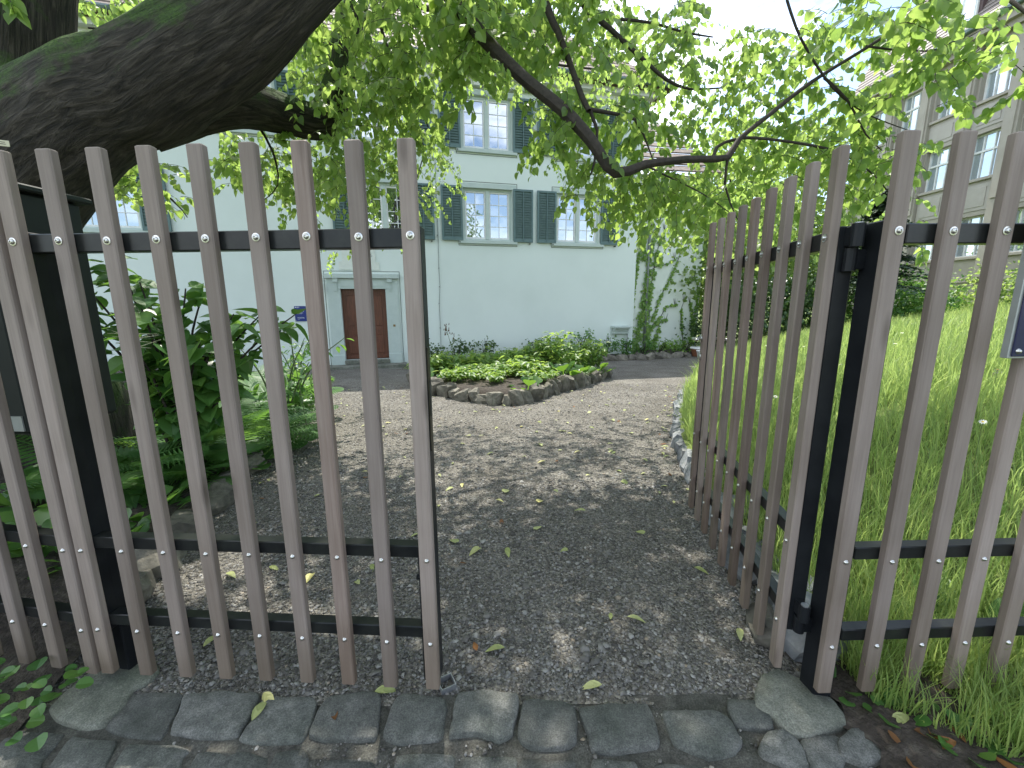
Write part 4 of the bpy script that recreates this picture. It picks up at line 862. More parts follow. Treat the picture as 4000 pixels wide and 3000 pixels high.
tube(V, Fc, UVs, [P2(300, 260, 3.4), P2(420, 224, 3.6), P2(518, 222, 3.85), P2(603, 246, 4.2), P2(690, 262, 4.5), P2(728, 200, 4.6), P2(742, 110, 4.7), P2(765, 20, 4.8), P2(800, -120, 5.0), P2(860, -400, 5.4)], [.22, .22, .195, .175, .16, .14, .125, .115, .10, .08], 40, .07, .12, .012, 9)
tree_part('limb', V, Fc, UVs, M['bark'], lin)
BR = []   # slender branches: pixel track with depth, and radii
def branch(track, radii, step=.09):
    pts = [P2(*t) for t in track]; V, Fc, UVs = [], [], []
    P, Rr = tube(V, Fc, UVs, pts, radii, 10, step, .22, .0012, U(0, 50)); BR.append(P); return V, Fc, UVs
for tr_, ra in (
    ([(900, -330, 3.9), (940, -100, 3.7), (985, 5, 3.6), (1050, 88, 3.5), (1128, 165, 3.45), (1215, 236, 3.4), (1278, 305, 3.35), (1330, 374, 3.3), (1395, 355, 3.32), (1480, 344, 3.35), (1572, 340, 3.4), (1598, 300, 3.4), (1660, 250, 3.45), (1752, 178, 3.5), (1880, 98, 3.55), (1995, 22, 3.6), (2080, -40, 3.7)], [.075, .066, .056, .05, .047, .044, .042, .036, .028, .027, .026, .019, .016, .014, .011, .009, .006]),
    ([(1155, -120, 3.8), (1180, 8, 3.7), (1206, 70, 3.65), (1232, 140, 3.6), (1258, 212, 3.5), (1272, 240, 3.45)], [.034, .029, .026, .023, .021, .019]),
    ([(1272, 236, 3.5), (1330, 246, 3.55), (1372, 258, 3.6), (1390, 290, 3.65), (1412, 350, 3.7)], [.016, .013, .011, .008, .005]),
    ([(1275, 240, 3.5), (1290, 280, 3.5), (1284, 350, 3.5), (1276, 378, 3.5)], [.014, .011, .009, .006]),
    ([(1215, -90, 4.0), (1258, 8, 3.9), (1318, 62, 3.85), (1380, 120, 3.8), (1440, 172, 3.8), (1490, 192, 3.8), (1560, 190, 3.8)], [.026, .022, .019, .016, .013, .009, .005]),
    ([(1310, 40, 3.9), (1400, 48, 3.9), (1480, 70, 3.95), (1540, 80, 4)], [.012, .010, .008, .005]),
    ([(1540, 340, 3.4), (1548, 318, 3.5), (1600, 298, 3.5), (1690, 304, 3.55), (1790, 322, 3.6), (1835, 340, 3.65), (1890, 380, 3.7), (1930, 430, 3.75)], [.013, .012, .011, .010, .009, .007, .006, .004]),
    ([(1780, 168, 3.5), (1830, 215, 3.5), (1870, 290, 3.55), (1905, 325, 3.6)], [.010, .008, .006, .004]),
    ([(1700, 0, 3.6), (1720, 60, 3.5), (1748, 115, 3.5), (1800, 190, 3.5), (1870, 245, 3.55), (1985, 290, 3.6)], [.010, .009, .008, .007, .005, .003]),
    ([(1572, 342, 3.4), (1566, 400, 3.45), (1578, 440, 3.5), (1596, 480, 3.5)], [.010, .008, .006, .004]),
    ([(815, 25, 4.4), (832, 90, 4.4), (870, 165, 4.4), (905, 225, 4.4), (925, 275, 4.4)], [.017, .014, .012, .009, .005]),
    ([(1390, 355, 3.6), (1440, 380, 3.7), (1520, 420, 3.8), (1590, 470, 3.9)], [.008, .007, .005, .003]),
    ([(2170, -10, 3.2), (2195, 10, 3.1), (2230, 40, 3.0)], [.012, .010, .006]),
    ([(1870, 100, 3.55), (1960, 110, 3.5), (2040, 105, 3.5), (2110, 70, 3.5)], [.008, .006, .005, .003]),
    ([(905, 285, 6.0), (915, 330, 6.2), (900, 390, 6.3), (905, 440, 6.4)], [.012, .009, .006, .004]),
    ([(640, -40, 5.2), (560, 10, 5.0), (450, 60, 4.8), (330, 70, 4.6), (190, 60, 4.4)], [.03, .026, .02, .014, .008]),
    ([(80, 300, 3.6), (190, 345, 3.8), (280, 390, 4.0), (370, 430, 4.2), (405, 470, 4.3)], [.03, .022, .015, .009, .004]),
    ([(560, 275, 4.1), (590, 330, 4.2), (600, 400, 4.3), (560, 440, 4.35)], [.012, .010, .006, .003]),
    ([(760, 60, 4.8), (880, 10, 5.2), (1020, 60, 5.6), (1160, 130, 6.0), (1290, 150, 6.3)], [.035, .03, .024, .018, .01]),
):
    V, Fc, UVs = branch(tr_, ra); tree_part('branch', V, Fc, UVs, M['twig'], lin)

# leafy sprays: drooping twigs with two rows of hanging leaves
TW_V, TW_F = [], []; LP, LF, LSZ = [], [], []
def spray(p, length, n, size, droop=.75, dirn=None):
    d = Vector((U(-1, 1), U(-1, 1), U(-.3, .35))) if dirn is None else Vector(dirn); d.normalize()
    pts = [Vector(p)]; seg = 6
    for i in range(seg):
        d = (d + Vector((U(-.18, .18), U(-.18, .18), -droop * .30))).normalized(); pts.append(pts[-1] + d * (length / seg))
    r = .0028 if size < .075 else .0032
    for i in range(seg):
        a_, b_ = pts[i], pts[i + 1]; t = (b_ - a_).normalized(); o1 = t.orthogonal().normalized(); o2 = t.cross(o1); k = len(TW_V)
        for q, rr in ((a_, r * (1 - i / seg * .6)), (b_, r * (1 - (i + 1) / seg * .6))):
            for m_ in range(3): TW_V.append(q + o1 * (rr * math.cos(m_ * 2.094)) + o2 * (rr * math.sin(m_ * 2.094)))
        for m_ in range(3): TW_F.append((k + m_, k + (m_ + 1) % 3, k + 3 + (m_ + 1) % 3, k + 3 + m_))
    for i in range(n):
        t = (i + U(.2, .8)) / n * seg; j = min(int(t), seg - 1); f = t - j; a_ = pts[j].lerp(pts[j + 1], f); tw = (pts[j + 1] - pts[j]).normalized()
        side = tw.cross(Vector((0, 0, 1))); side = side.normalized() if side.length > .1 else Vector((1, 0, 0))
        td = (tw * U(.2, .7) + side * (1 if i % 2 else -1) * U(.4, 1) + Vector((0, 0, -U(.15, 1.3)))).normalized()
        LP.append(a_ + td * .015); nr = Vector((U(-.7, .7), U(-.7, .7), U(.25, 1))); LF.append((td, nr)); LSZ.append(size * U(.6, 1.2))
def fill(x0, x1, y0, y1, d0, d1, n, length=.45, leaves=11, size=.062, droop=.75, mask=None):
    n = int(n * 1.25)
    for _ in range(n):
        for _t in range(20):
            x, y = U(x0, x1), U(y0, y1)
            if (mask is None or mask(x, y)) and not (930 < x < 1175 and 175 < y < 340 and random.random() < .86): break
        else: continue
        spray(P2(x, y, U(d0, d1)), length * U(.6, 1.3), int(leaves * U(.7, 1.4)), size, droop)
above_limb = lambda x, y: y < 215 - (x - 300) * .72 if x > 300 else y < 190
fill(135, 600, -60, 190, 4.2, 6.0, 120, .42, 11, .06, .7, lambda x, y: above_limb(x, y) and mnoise.noise((x * .012, y * .016, 2)) > -.18 and not (150 < x < 250 and 25 < y < 110))
fill(175, 400, 335, 425, 3.7, 4.4, 26, .30, 10, .062, .5, lambda x, y: y > 325 + abs(x - 230) * .25)
fill(490, 610, 270, 410, 4.0, 4.9, 30, .40, 11, .062)
fill(600, 720, 290, 440, 4.2, 5.2, 34, .40, 11, .06)
fill(640, 860, -70, 230, 3.6, 5.6, 130, .5, 12, .066)
fill(690, 880, 200, 420, 3.8, 5.6, 85, .45, 12, .062)
fill(860, 1060, -70, 240, 3.3, 4.6, 95, .45, 12, .074)
fill(880, 1150, -40, 300, 5.5, 7.5, 90, .5, 12, .06, .7, lambda x, y: y < 240 - max(0, x - 1000) * .5)
fill(1040, 1330, -80, 110, 3.4, 5.2, 95, .45, 12, .07)
fill(1060, 1420, 40, 240, 5.8, 8.0, 110, .55, 13, .06, .6)
fill(1120, 1440, 205, 330, 3.5, 4.6, 44, .36, 11, .072, .8)
fill(1230, 1345, 340, 460, 3.9, 5.0, 30, .45, 11, .058, .95)
fill(1330, 1480, 330, 440, 3.4, 4.8, 40, .40, 11, .066, .9)
fill(1160, 1220, 300, 345, 5.5, 6.5, 9, .35, 10, .055, .7)
fill(1300, 1520, 0, 130, 3.6, 5.5, 38, .45, 11, .066, .7)
fill(1420, 1560, 130, 330, 3.8, 6.0, 34, .4, 11, .064, .7)
fill(1380, 1560, 370, 500, 5.0, 7.5, 80, .5, 12, .062, .7)
fill(1480, 1760, 330, 520, 3.8, 5.5, 70, .42, 11, .066, .8)
fill(1560, 1760, 60, 320, 3.7, 5.4, 62, .40, 11, .066, .7, lambda x, y: y > 80 or random.random() < .25)
fill(1580, 1700, 380, 540, 5.5, 8, 50, .5, 12, .062, .7)
fill(1720, 1960, 20, 200, 3.65, 4.4, 30, .34, 10, .072, .6, lambda x, y: mnoise.noise((x * .011, y * .014, 9)) > -.1)
fill(1740, 1900, 180, 340, 3.65, 4.6, 36, .34, 10, .07, .6)
fill(1860, 2212, -60, 60, 2.9, 3.6, 26, .34, 10, .074, .6)
fill(1960, 2230, 70, 235, 2.9, 3.5, 22, .30, 9, .074, .55, lambda x, y: mnoise.noise((x * .011, y * .014, 4)) > .0)
fill(1780, 1960, 290, 420, 3.5, 4.2, 26, .32, 10, .068, .7)
fill(1900, 2030, 310, 350, 3.6, 4.2, 8, .28, 9, .066, .6)
fill(1880, 1990, 400, 560, 4.4, 5.2, 10, .34, 10, .066, .7)
fill(690, 830, 505, 545, 6.2, 7.4, 8, .42, 12, .055, .75)
fill(770, 870, 505, 530, 6.8, 7.6, 6, .42, 12, .055, .6)
fill(860, 1000, 270, 400, 6.0, 7.2, 26, .55, 13, .052, .8, lambda x, y: y < 300 + (x - 860) * .5)
fill(880, 930, 400, 440, 6.0, 6.6, 5, .4, 11, .052, .8); fill(950, 1000, 380, 440, 6.2, 6.8, 5, .3, 10, .052, .8)
fill(-20, 30, -60, -10, 2.8, 3.2, 3, .25, 8, .07, .7)
# the twigs that follow the slender branches
for P in BR[:14]:
    for i in range(2, len(P) - 1, 3):
        if random.random() < .55: spray(P[i], U(.18, .38), random.randint(6, 10), .066, .8)
# the high canopy above the frame that shades gate and path
def canopy(cx, cy, cz, rx, ry, rz, n):
    for _ in range(n):
        d = rand_dirs(1)[0] * (.45 + .55 * random.random() ** .5); spray(Vector((cx + d[0] * rx, cy + d[1] * ry, cz + d[2] * rz)), U(.5, .8), 9, .125, .6)
for blob in ((-3.3, 2.6, 7.6, 3.4, 2.8, 1.6, 260), (-.6, 2.4, 7.2, 3.0, 2.8, 1.3, 330), (.6, 3.2, 7.4, 2.4, 1.9, 1.0, 330), (.2, 1.6, 7.0, 2.6, 1.9, .9, 330), (.3, 5.3, 7.3, 1.8, 1.4, .8, 170), (1.7, 2.2, 6.6, 2.0, 1.8, 1.0, 130), (-3.6, 6.2, 7.2, 2.4, 2.2, 1.3, 130), (-1.6, -1.2, 6.6, 4.4, 2.4, 1.3, 260), (-6.8, 2.0, 6.6, 2.6, 3.5, 1.6, 130)):
    canopy(*blob)
LP = np.array([tuple(p) for p in LP]); TD = np.array([tuple(f[0]) for f in LF]); TN = np.array([tuple(f[1]) for f in LF]); LSZ = np.array(LSZ); FR = leaf_frames(TD, TN)
cw = np.array(cam.matrix_world.inverted()); pc = LP @ cw[:3, :3].T + cw[:3, 3]; dep = -pc[:, 2]
u_, v_ = pc[:, 0] / np.maximum(dep, .01) * F, pc[:, 1] / np.maximum(dep, .01) * F
infr = (dep > .3) & (np.abs(u_) < 1990) & (np.abs(v_) < 1490)
score = np.where(infr, LSZ / np.maximum(dep, .1), 0); top = np.argsort(-score)[:300]; rest = np.ones(len(LP), bool); rest[top] = False
liloc = np.array(lin.location)
crown = bake_leaves('crown', 'heart', LP[rest] - liloc, FR[rest], LSZ[rest], M['linden']); tag(link('crown', crown, lin), kind='stuff')
tag(link('twigs', mesh_np('twigs', [LI @ p for p in TW_V], TW_F, M['twig']), lin), kind='stuff')
hv, hf = LEAF['heart']; LEAFME = mesh_np('leaf', hv, [tuple(q) for q in hf], M['linden'])
for i in top:
    T = Matrix(FR[i].tolist()).to_4x4(); T = Matrix.Translation(Vector(LP[i] - liloc)) @ T @ Matrix.Scale(float(LSZ[i]), 4); link('leaf', LEAFME, lin, T)
print('linden leaves', len(LP), 'in frame', int(infr.sum()))
tg = empty('tree_label', P2(2, 309, 2.62), 0.5, 'small cream number plate fixed to the old mossy trunk', 'label')
b = MB(); b.box(-.05, .035, -.004, 0, -.016, .016, bev=.001); b.build('plate', M['cream'], tg)
b = MB(); b.box(-.02, .018, -.0052, -.0042, .004, .007); b.box(-.02, .020, -.0052, -.0042, -.006, -.003); b.build('print', M['ink'], tg)

# ================================================================== TREES, HEDGE AND SHRUBS BEHIND
def tree(name, label, x, y, blobs, n, size, mat, trunk_h, r, cat='tree', group=None, up=.5, shape=SIMPLE):
    z = lawn_z(x, y); t = empty(name, (x, y, z), U(0, 6), label, cat, group); V, Fc, UVs = [], [], []
    tube(V, Fc, UVs, [(0, 0, -.3), (.05, .02, trunk_h * .5), (0, .1, trunk_h), (.1, 0, trunk_h * 1.5)], [r * 1.3, r, r * .8, r * .4], 10, .3, .1)
    for c, rr in blobs[:5]: tube(V, Fc, UVs, [(0, .05, trunk_h * .7), (c[0] * .5, c[1] * .5, (trunk_h + c[2]) * .5), (c[0] * .9, c[1] * .9, c[2] + .1)], [r * .5, r * .3, r * .1], 7, .3, .1)
    link('trunk', mesh_np('trunk', V, Fc, M['twig'], True, None, UVs), t); cloud('crown', blobs, n, size, mat, t, up, shape, 26, .5, 'stuff'); return t
tree('maple_tree', 'bright leafy tree rising behind the dark hedge right of the house', 8.6, 17.5, [((0, 0, 4.6), (2.2, 2.2, 2.0)), ((1.8, -.6, 6.0), (1.7, 1.7, 1.5)), ((-1.2, .3, 3.0), (1.7, 1.7, 1.4)), ((1.6, -.8, 3.2), (1.8, 1.6, 1.4)), ((.3, .2, 7.4), (1.3, 1.3, 1.2))], 9000, .19, M['linden_far'], 2.2, .18)
tree('maple_tree', 'taller leafy tree in front of the far end of the stone building', 13.6, 20.5, [((0, 0, 5.2), (2.2, 2.4, 2.2)), ((1.0, -1.4, 3.2), (1.8, 1.8, 1.4)), ((-1.4, .6, 3.8), (1.8, 1.8, 1.6)), ((.4, .2, 7.8), (1.5, 1.5, 1.4))], 8000, .2, M['linden_far'], 2.6, .2)
tree('maple_tree', 'leafy tree standing close behind the ivy-hung wing', 9.3, 24.0, [((0, 0, 4.0), (2.6, 2.2, 2.4)), ((-2.2, -.3, 3.2), (1.8, 1.6, 1.8)), ((.5, 0, 6.5), (1.8, 1.8, 1.6))], 6500, .21, M['linden_far'], 2.2, .2)
# dark conifer before the stone building
cx_, cy_ = 11.0, 13.2; cz_ = lawn_z(cx_, cy_); co = empty('yew_tree', (cx_, cy_, cz_), 0, 'dark green conifer in front of the pale stone building', 'tree')
V, Fc, UVs = [], [], []; tube(V, Fc, UVs, [(0, 0, -.2), (0, 0, 2), (.05, 0, 4.0)], [.12, .08, .02], 8, .4); link('trunk', mesh_np('trunk', V, Fc, M['twig'], True, None, UVs), co)
pp, ff, ss = [], [], []
for _ in range(230):
    h = U(.2, 1) ** .8; z = .3 + 3.7 * h; L = (1.5 * (1 - h) + .25) * U(.7, 1.1); an = U(0, 6.28); dx, dy = math.cos(an), math.sin(an)
    for q in range(16):
        t = (q + 1) / 16; p = Vector((dx * L * t, dy * L * t, z - .25 * L * t * t + .03 * math.sin(t * 9)))
        for s_ in (-1, 1): pp.append(tuple(p + Vector((U(-.03, .03), U(-.03, .03), U(-.03, .03))))); ff.append((Vector((dx * .5 - s_ * dy, dy * .5 + s_ * dx, -.25)), Vector((U(-.3, .3), U(-.3, .3), 1)))); ss.append(.17 * U(.6, 1.1))
tag(link('crown', bake_leaves('crown', SIMPLE, np.array(pp), leaf_frames(np.array([tuple(f[0]) for f in ff]), np.array([tuple(f[1]) for f in ff])), np.array(ss), M['conifer']), co), kind='stuff')
def bush(name, label, x, y, blobs, n, size, mat, cat='shrub', group=None, zf=lawn_z, stems=4):
    t = empty(name, (x, y, zf(x, y)), 0, label, cat, group); V, Fc, UVs = [], [], []
    for c, rr in (blobs * stems)[:max(stems, len(blobs))]: tube(V, Fc, UVs, [(U(-.06, .06), U(-.06, .06), -.05), (c[0] * .5 + U(-.1, .1), c[1] * .5, c[2] * .6), (c[0] + U(-.2, .2), c[1], c[2] + rr[2] * .6)], [.022, .014, .005], 5, .2)
    link('stems', mesh_np('stems', V, Fc, M['twig'], True, None, UVs), t); cloud('foliage', blobs, n, size, mat, t, .5, SIMPLE, 22, .45, 'stuff'); return t
bush('laurel_bush', 'dark evergreen hedge bush nearest the ivy wall, at the meadow edge', 7.5, 15.6, [((0, 0, .8), (.9, .8, 1.0)), ((.5, .2, 1.8), (.7, .7, .8))], 3600, .11, M['dark_leaf'])
bush('laurel_bush', 'dark evergreen bush seen through the open gate leaf', 8.6, 14.6, [((0, 0, .9), (1.1, 1.0, 1.1)), ((.7, .1, 1.6), (.9, .8, .8)), ((-.6, .2, 1.7), (.7, .7, .7))], 4600, .11, M['dark_leaf'])
bush('laurel_bush', 'broad dark bush behind the black hinge post', 10.3, 14.8, [((0, 0, 1.1), (1.3, 1.1, 1.2)), ((.9, .2, 1.7), (.9, .9, .9))], 4600, .12, M['dark_leaf'])
bush('hazel_bush', 'mid green bush below the conifer beside the meadow', 11.9, 13.6, [((0, 0, .8), (1.2, .9, .9)), ((.9, -.2, .6), (.9, .8, .7))], 3600, .11, M['broad'])
bush('hazel_bush', 'light green bush under the lowest windows of the stone building', 15.6, 13.8, [((0, 0, .5), (1.4, 1.2, .9)), ((1.3, -.6, .7), (1.3, 1.1, .9)), ((2.2, -1.8, .6), (1.2, 1.1, .8))], 4800, .12, M['linden_far'])
bush('climbing_hedge', 'tall bright leafy hedge column just right of the ivy wall', 8.1, 17.0, [((0, 0, 1.6), (.7, .6, 1.8)), ((.1, 0, 3.6), (.7, .6, 1.4)), ((.5, .3, 2.6), (.7, .6, 1.8))], 5000, .11, M['linden_far'], 'hedge')
bush('hazel_bush', 'bush at the far right behind the grey lantern post', 17.2, 11.6, [((0, 0, .6), (1.2, 1.2, .9)), ((.6, -1.2, .8), (1.1, 1.1, .9))], 3000, .12, M['broad'])

# ================================================================== STONES
def rock_mesh(name, mat, seed):
    bm_v, bm_f = [], []; n = 3
    import itertools
    idx = {}
    def vid(p):
        k = tuple(round(c, 4) for c in p)
        if k not in idx: idx[k] = len(bm_v); bm_v.append(Vector(p))
        return idx[k]
    for ax in range(3):
        for sg in (-1, 1):
            for i in range(n):
                for j in range(n):
                    q = []
                    for a_, b_ in ((i, j), (i + 1, j), (i + 1, j + 1), (i, j + 1)):
                        p = [0, 0, 0]; p[ax] = sg; p[(ax + 1) % 3] = -1 + 2 * a_ / n; p[(ax + 2) % 3] = -1 + 2 * b_ / n; q.append(vid(p))
                    bm_f.append(q if sg > 0 else q[::-1])
    out = []
    for p in bm_v:
        q = p * .45 + p.normalized() * .55 * 1.2; o = Vector((seed * 7, seed * 3, 0))
        q = q * (1 + .26 * mnoise.noise(q * .9 + o)) + Vector((mnoise.noise(q * 2 + o), mnoise.noise(q * 2 + o * 2), mnoise.noise(q * 2 - o))) * .12
        out.append(q)
    return mesh_np(name, out, bm_f, mat, False)
ROCK = [rock_mesh('stone', M['rock'], i) for i in range(5)]; ROCKG = [rock_mesh('stone', M['rock_grey'], i + 10) for i in range(5)]
def stones_along(root, pts, wmin, wmax, hmin, hmax, meshes, zf, depth=.09, sink=.25):
    P = [Vector((p[0], p[1])) for p in pts]; seg = 0; t = 0; inv = Vector(root.location)
    total = sum((P[i + 1] - P[i]).length for i in range(len(P) - 1)); d = 0
    while d < total:
        w = U(wmin, wmax); dd = d + w / 2; acc = 0
        for i in range(len(P) - 1):
            L = (P[i + 1] - P[i]).length
            if acc + L >= dd or i == len(P) - 2: q = P[i].lerp(P[i + 1], min(1, (dd - acc) / L)); tan = (P[i + 1] - P[i]).normalized(); break
            acc += L
        h = U(hmin, hmax); z = zf(q.x, q.y); an = math.atan2(tan.y, tan.x) + U(-.45, .45)
        Mx = Matrix.Translation(Vector((q.x + U(-.035, .035), q.y + U(-.035, .035), z + h * (.5 - sink))) - inv) @ Matrix.Rotation(an, 4, 'Z') @ Matrix.Rotation(U(-.4, .4), 4, 'Y') @ Matrix.Rotation(U(-.4, .4), 4, 'X') @ Matrix.Diagonal((w * .5, depth * U(.75, 1.3), h * .58, 1))
        link('stone', random.choice(meshes), root, Mx); d += w * .98
gzf = lambda x, y: gz(y)
BED = [(-2.1, 9.0), (-1.72, 8.2), (-1.30, 7.65), (-.85, 7.2), (-.3, 6.88), (0, 6.76), (.38, 7.2), (.7, 7.72), (1.05, 8.25), (1.5, 8.85), (1.9, 9.4), (2.3, 10.2), (2.3, 11.0), (1.5, 11.7), (-.2, 11.3), (-2.0, 10.6), (-2.3, 9.8)]
re_ = empty('stone_edging', (0, 7, gz(7)), 0, 'rough brown stone edging round the sunny flower bed in mid path', 'edging')
stones_along(re_, BED[:12], .11, .32, .16, .37, ROCK, gzf, .12, .2)
rl = empty('stone_edging', (2, 4, gz(4)), 0, 'grey stone edging between gravel path and meadow behind the open gate leaf', 'edging')
stones_along(rl, [(1.36, 1.75), (1.36, 2.1), (1.42, 2.45), (1.66, 3.57), (1.86, 4.34), (2.46, 5.96), (2.95, 7.0), (3.42, 7.95)], .17, .34, .12, .20, ROCKG, gzf, .11, .25)
lb = empty('stone_edging', (-2.4, 3.4, gz(3.4)), 0, 'mossy low stone edging along the shady fern bed on the left', 'edging')
stones_along(lb, [(-1.98, 1.75), (-1.98, 2.0), (-2.15, 2.55), (-2.4, 3.34), (-2.8, 4.84), (-3.3, 6.48), (-3.97, 8.21), (-5.2, 9.6)], .22, .45, .12, .20, ROCK, gzf, .10, .28)
wb = empty('stone_edging', (3.2, 13.9, gz(14)), 0, 'low stone edging of the narrow planted border at the house wall', 'edging')
stones_along(wb, [(-1.0, 12.95), (1.0, 13.4), (2.6, 13.75), (3.7, 14.1), (4.6, 14.15), (5.5, 14.6), (6.2, 14.75)], .22, .5, .14, .24, ROCK, gzf, .12, .2)
for nm, lbl, loc, sc, ms in (('boulder', 'pale angular boulder wedged beside the right gate post', (1.27, 1.60, .07), (.13, .10, .12), ROCKG), ('boulder', 'flat grey rock lying under the open gate leaf hinge', (1.15, 1.66, .03), (.10, .07, .06), ROCK), ('boulder', 'weathered limestone boulder at the edge of the fern bed', (-3.1, 5.6, .06), (.12, .10, .17), ROCKG)):
    o = link(nm, ms[2], None, Matrix.Translation((loc[0], loc[1], gz(loc[1]) + loc[2])) @ Matrix.Rotation(U(0, 3), 4, 'Z') @ Matrix.Rotation(.35, 4, 'X') @ Matrix.Diagonal((*sc, 1))); tag(o, lbl, 'boulder')
def in_poly(x, y, P):
    c = False
    for i in range(len(P)):
        (x0, y0), (x1, y1) = P[i - 1], P[i]
        if (y0 > y) != (y1 > y) and x < (x1 - x0) * (y - y0) / (y1 - y0) + x0: c = not c
    return c
def bed2_z(x, y):
    cx, cy = 0, 9.2; return gz(y) + .10 + .16 * max(0, 1 - ((x - cx) / 2.6) ** 2 - ((y - cy) / 2.9) ** 2)
V, Fc = [], []; C0 = Vector((0, 9.2)); n = len(BED)
for s_ in (1.0, .97, .8, .6, .4, .2):
    for p in BED:
        q = C0 + (Vector(p) - C0) * s_; V.append((q.x, q.y, (bed2_z(q.x, q.y) + .02 * mnoise.noise((q.x * 5, q.y * 5, 1))) if s_ < 1 else gz(q.y) - .02))
V.append((0, 9.2, bed2_z(0, 9.2)))
for k in range(5):
    for i in range(n): j = (i + 1) % n; Fc.append((k * n + i, k * n + j, k * n + n + j, k * n + n + i))
for i in range(n): Fc.append((5 * n + i, 5 * n + (i + 1) % n, 6 * n))
tag(link('flower_bed_mound', mesh_np('flower_bed_mound', V, Fc, M['soil'], True)), kind='structure')
b = MB(); WB = [(-1.0, 12.95), (1.0, 13.4), (2.6, 13.75), (3.7, 14.1), (4.6, 14.15), (5.5, 14.6), (6.2, 14.75), (7.2, 16.3), (4.5, 15.9), (4.2, 15.0), (-2.5, 13.2)]; b.prism(WB, -.5, -.33); tag(b.build('border_soil', M['soil']), kind='structure')

# ================================================================== PLANTS
def arch_leaf(name, kind, mat, bend, nseg=5):
    """leaf blade on a short stalk, arching over; unit length along +Y, rises to +Z"""
    V, Fc = [], []
    for i in range(nseg + 1):
        t = i / nseg; a = 1.15 - bend * t; y = math.cos(a) * 0 + t; 
        if kind == 'round': w = (.03 if t < .3 else .36 * math.sin(math.pi * min(1, (t - .25) / .78)) ** .6)
        elif kind == 'broad': w = (.02 if t < .15 else .24 * math.sin(math.pi * min(1, (t - .1) / .9)) ** .75)
        else: w = .05 * (1 - t) ** .5 + .012
        yy = math.sin(bend * t + .25) / max(bend, .3) * .9 if bend > .3 else t; zz = (1 - math.cos(bend * t + .25)) / max(bend, .3) * -.9 + .9 * t
        V += [(-w, yy, zz + w * .25), (0, yy, zz), (w, yy, zz + w * .25)]
    for i in range(nseg):
        q = i * 3; Fc += [(q, q + 1, q + 4, q + 3), (q + 1, q + 2, q + 5, q + 4)]
    return mesh_np(name, V, Fc, mat, True)
BROADM = [arch_leaf('leaf', 'broad', M['broad'], b_) for b_ in (.9, 1.2, 1.5)]
BROADBED = [arch_leaf('leaf', 'broad', M['bed'], b_) for b_ in (.8, 1.2, 1.5)]
BERGM = [arch_leaf('leaf', 'round', M['bergenia'], b_, 7) for b_ in (.5, .9, 1.2)]
ROUNDM = [arch_leaf('leaf', 'round', M['broad'], b_, 7) for b_ in (.6, .9, 1.2)]
def rosette(name, label, x, y, zf, n, l0, l1, meshes, cat='plant', group=None, lift=(.1, .9), rad=.05, wide=1.0):
    t = empty(name, (x, y, zf(x, y)), 0, label, cat, group)
    for i in range(n):
        an = i * 2.4 + U(-.4, .4); L = U(l0, l1); tl = U(*lift)
        link('leaf', random.choice(meshes), t, Matrix.Rotation(an, 4, 'Z') @ Matrix.Translation((0, U(0, rad), -.01)) @ Matrix.Rotation(tl - .35, 4, 'X') @ Matrix.Rotation(U(-.3, .3), 4, 'Y') @ Matrix.Diagonal((L * wide, L, L, 1)))
    return t
def frond_mesh(name, mat, n=20, bend=1.2):
    V, Fc = [], []
    def at(t): return Vector((0, math.sin(bend * t) / bend, t * .85 - (1 - math.cos(bend * t)) / bend * .95))
    for i in range(n):
        t = .12 + .88 * i / n; p = at(t); d = (at(min(1, t + .02)) - at(t - .02)).normalized(); L = .26 * math.sin(math.pi * min(1, (t * .82 + .18))) ** .8 + .015; w = .030
        for s_ in (-1, 1):
            k = len(V); tip = p + Vector((s_ * L, 0, 0)) + d * L * .25 + Vector((0, 0, -.12 * L)); m_ = p.lerp(tip, .45)
            V += [tuple(p), tuple(m_ - d * w * .55 + Vector((0, 0, .006))), tuple(tip), tuple(m_ + d * w * .55 + Vector((0, 0, .006)))]; Fc.append((k, k + 1, k + 2, k + 3) if s_ > 0 else (k + 3, k + 2, k + 1, k))
    for i in range(8):
        p, q = at(i / 8), at((i + 1) / 8); k = len(V); r = .007; V += [(p.x - r, p.y, p.z), (p.x + r, p.y, p.z), (q.x + r, q.y, q.z), (q.x - r, q.y, q.z)]; Fc.append((k, k + 1, k + 2, k + 3))
    return mesh_np(name, V, Fc, mat, False)
FRONDS = [frond_mesh('frond', M['fern'], 22, b_) for b_ in (.9, 1.25, 1.6)]
def fern(label, x, y, n, l0, l1, zf=bed_z):
    t = empty('fern', (x, y, zf(x, y)), 0, label, 'fern', 'ferns in the shady left bed')
    for i in range(n):
        an = i * 6.283 / n + U(-.3, .3); L = U(l0, l1) * 1.18; link('frond', random.choice(FRONDS), t, Matrix.Rotation(an, 4, 'Z') @ Matrix.Rotation(U(-.45, .1), 4, 'X') @ Matrix.Rotation(U(-.2, .2), 4, 'Y') @ Matrix.Diagonal((L * 1.05, L, L, 1)))
fern('large fern with wide arching fronds in the middle of the left bed', -2.75, 3.75, 13, .75, 1.0)
fern('fern between the large fern and the letterbox cabinet', -3.45, 3.6, 11, .7, .95)
fern('fern leaning out behind the fifth gate slat', -2.75, 4.55, 12, .65, .9)
fern('fern at the back under the big leafy shrub', -3.6, 4.9, 11, .7, .95)
fern('far fern with upright fronds close to the house door', -4.2, 7.3, 12, .7, .95)
fern('small fern at the path end of the left bed', -3.9, 6.7, 10, .45, .65)
fern('tall fern behind the third gate slat', -3.0, 4.15, 13, .8, 1.05)
fern('fern filling the shade below the cabinet', -3.05, 3.0, 11, .6, .85)
fern('fern rising between shrub and path in mid bed', -3.2, 5.6, 12, .7, .95)
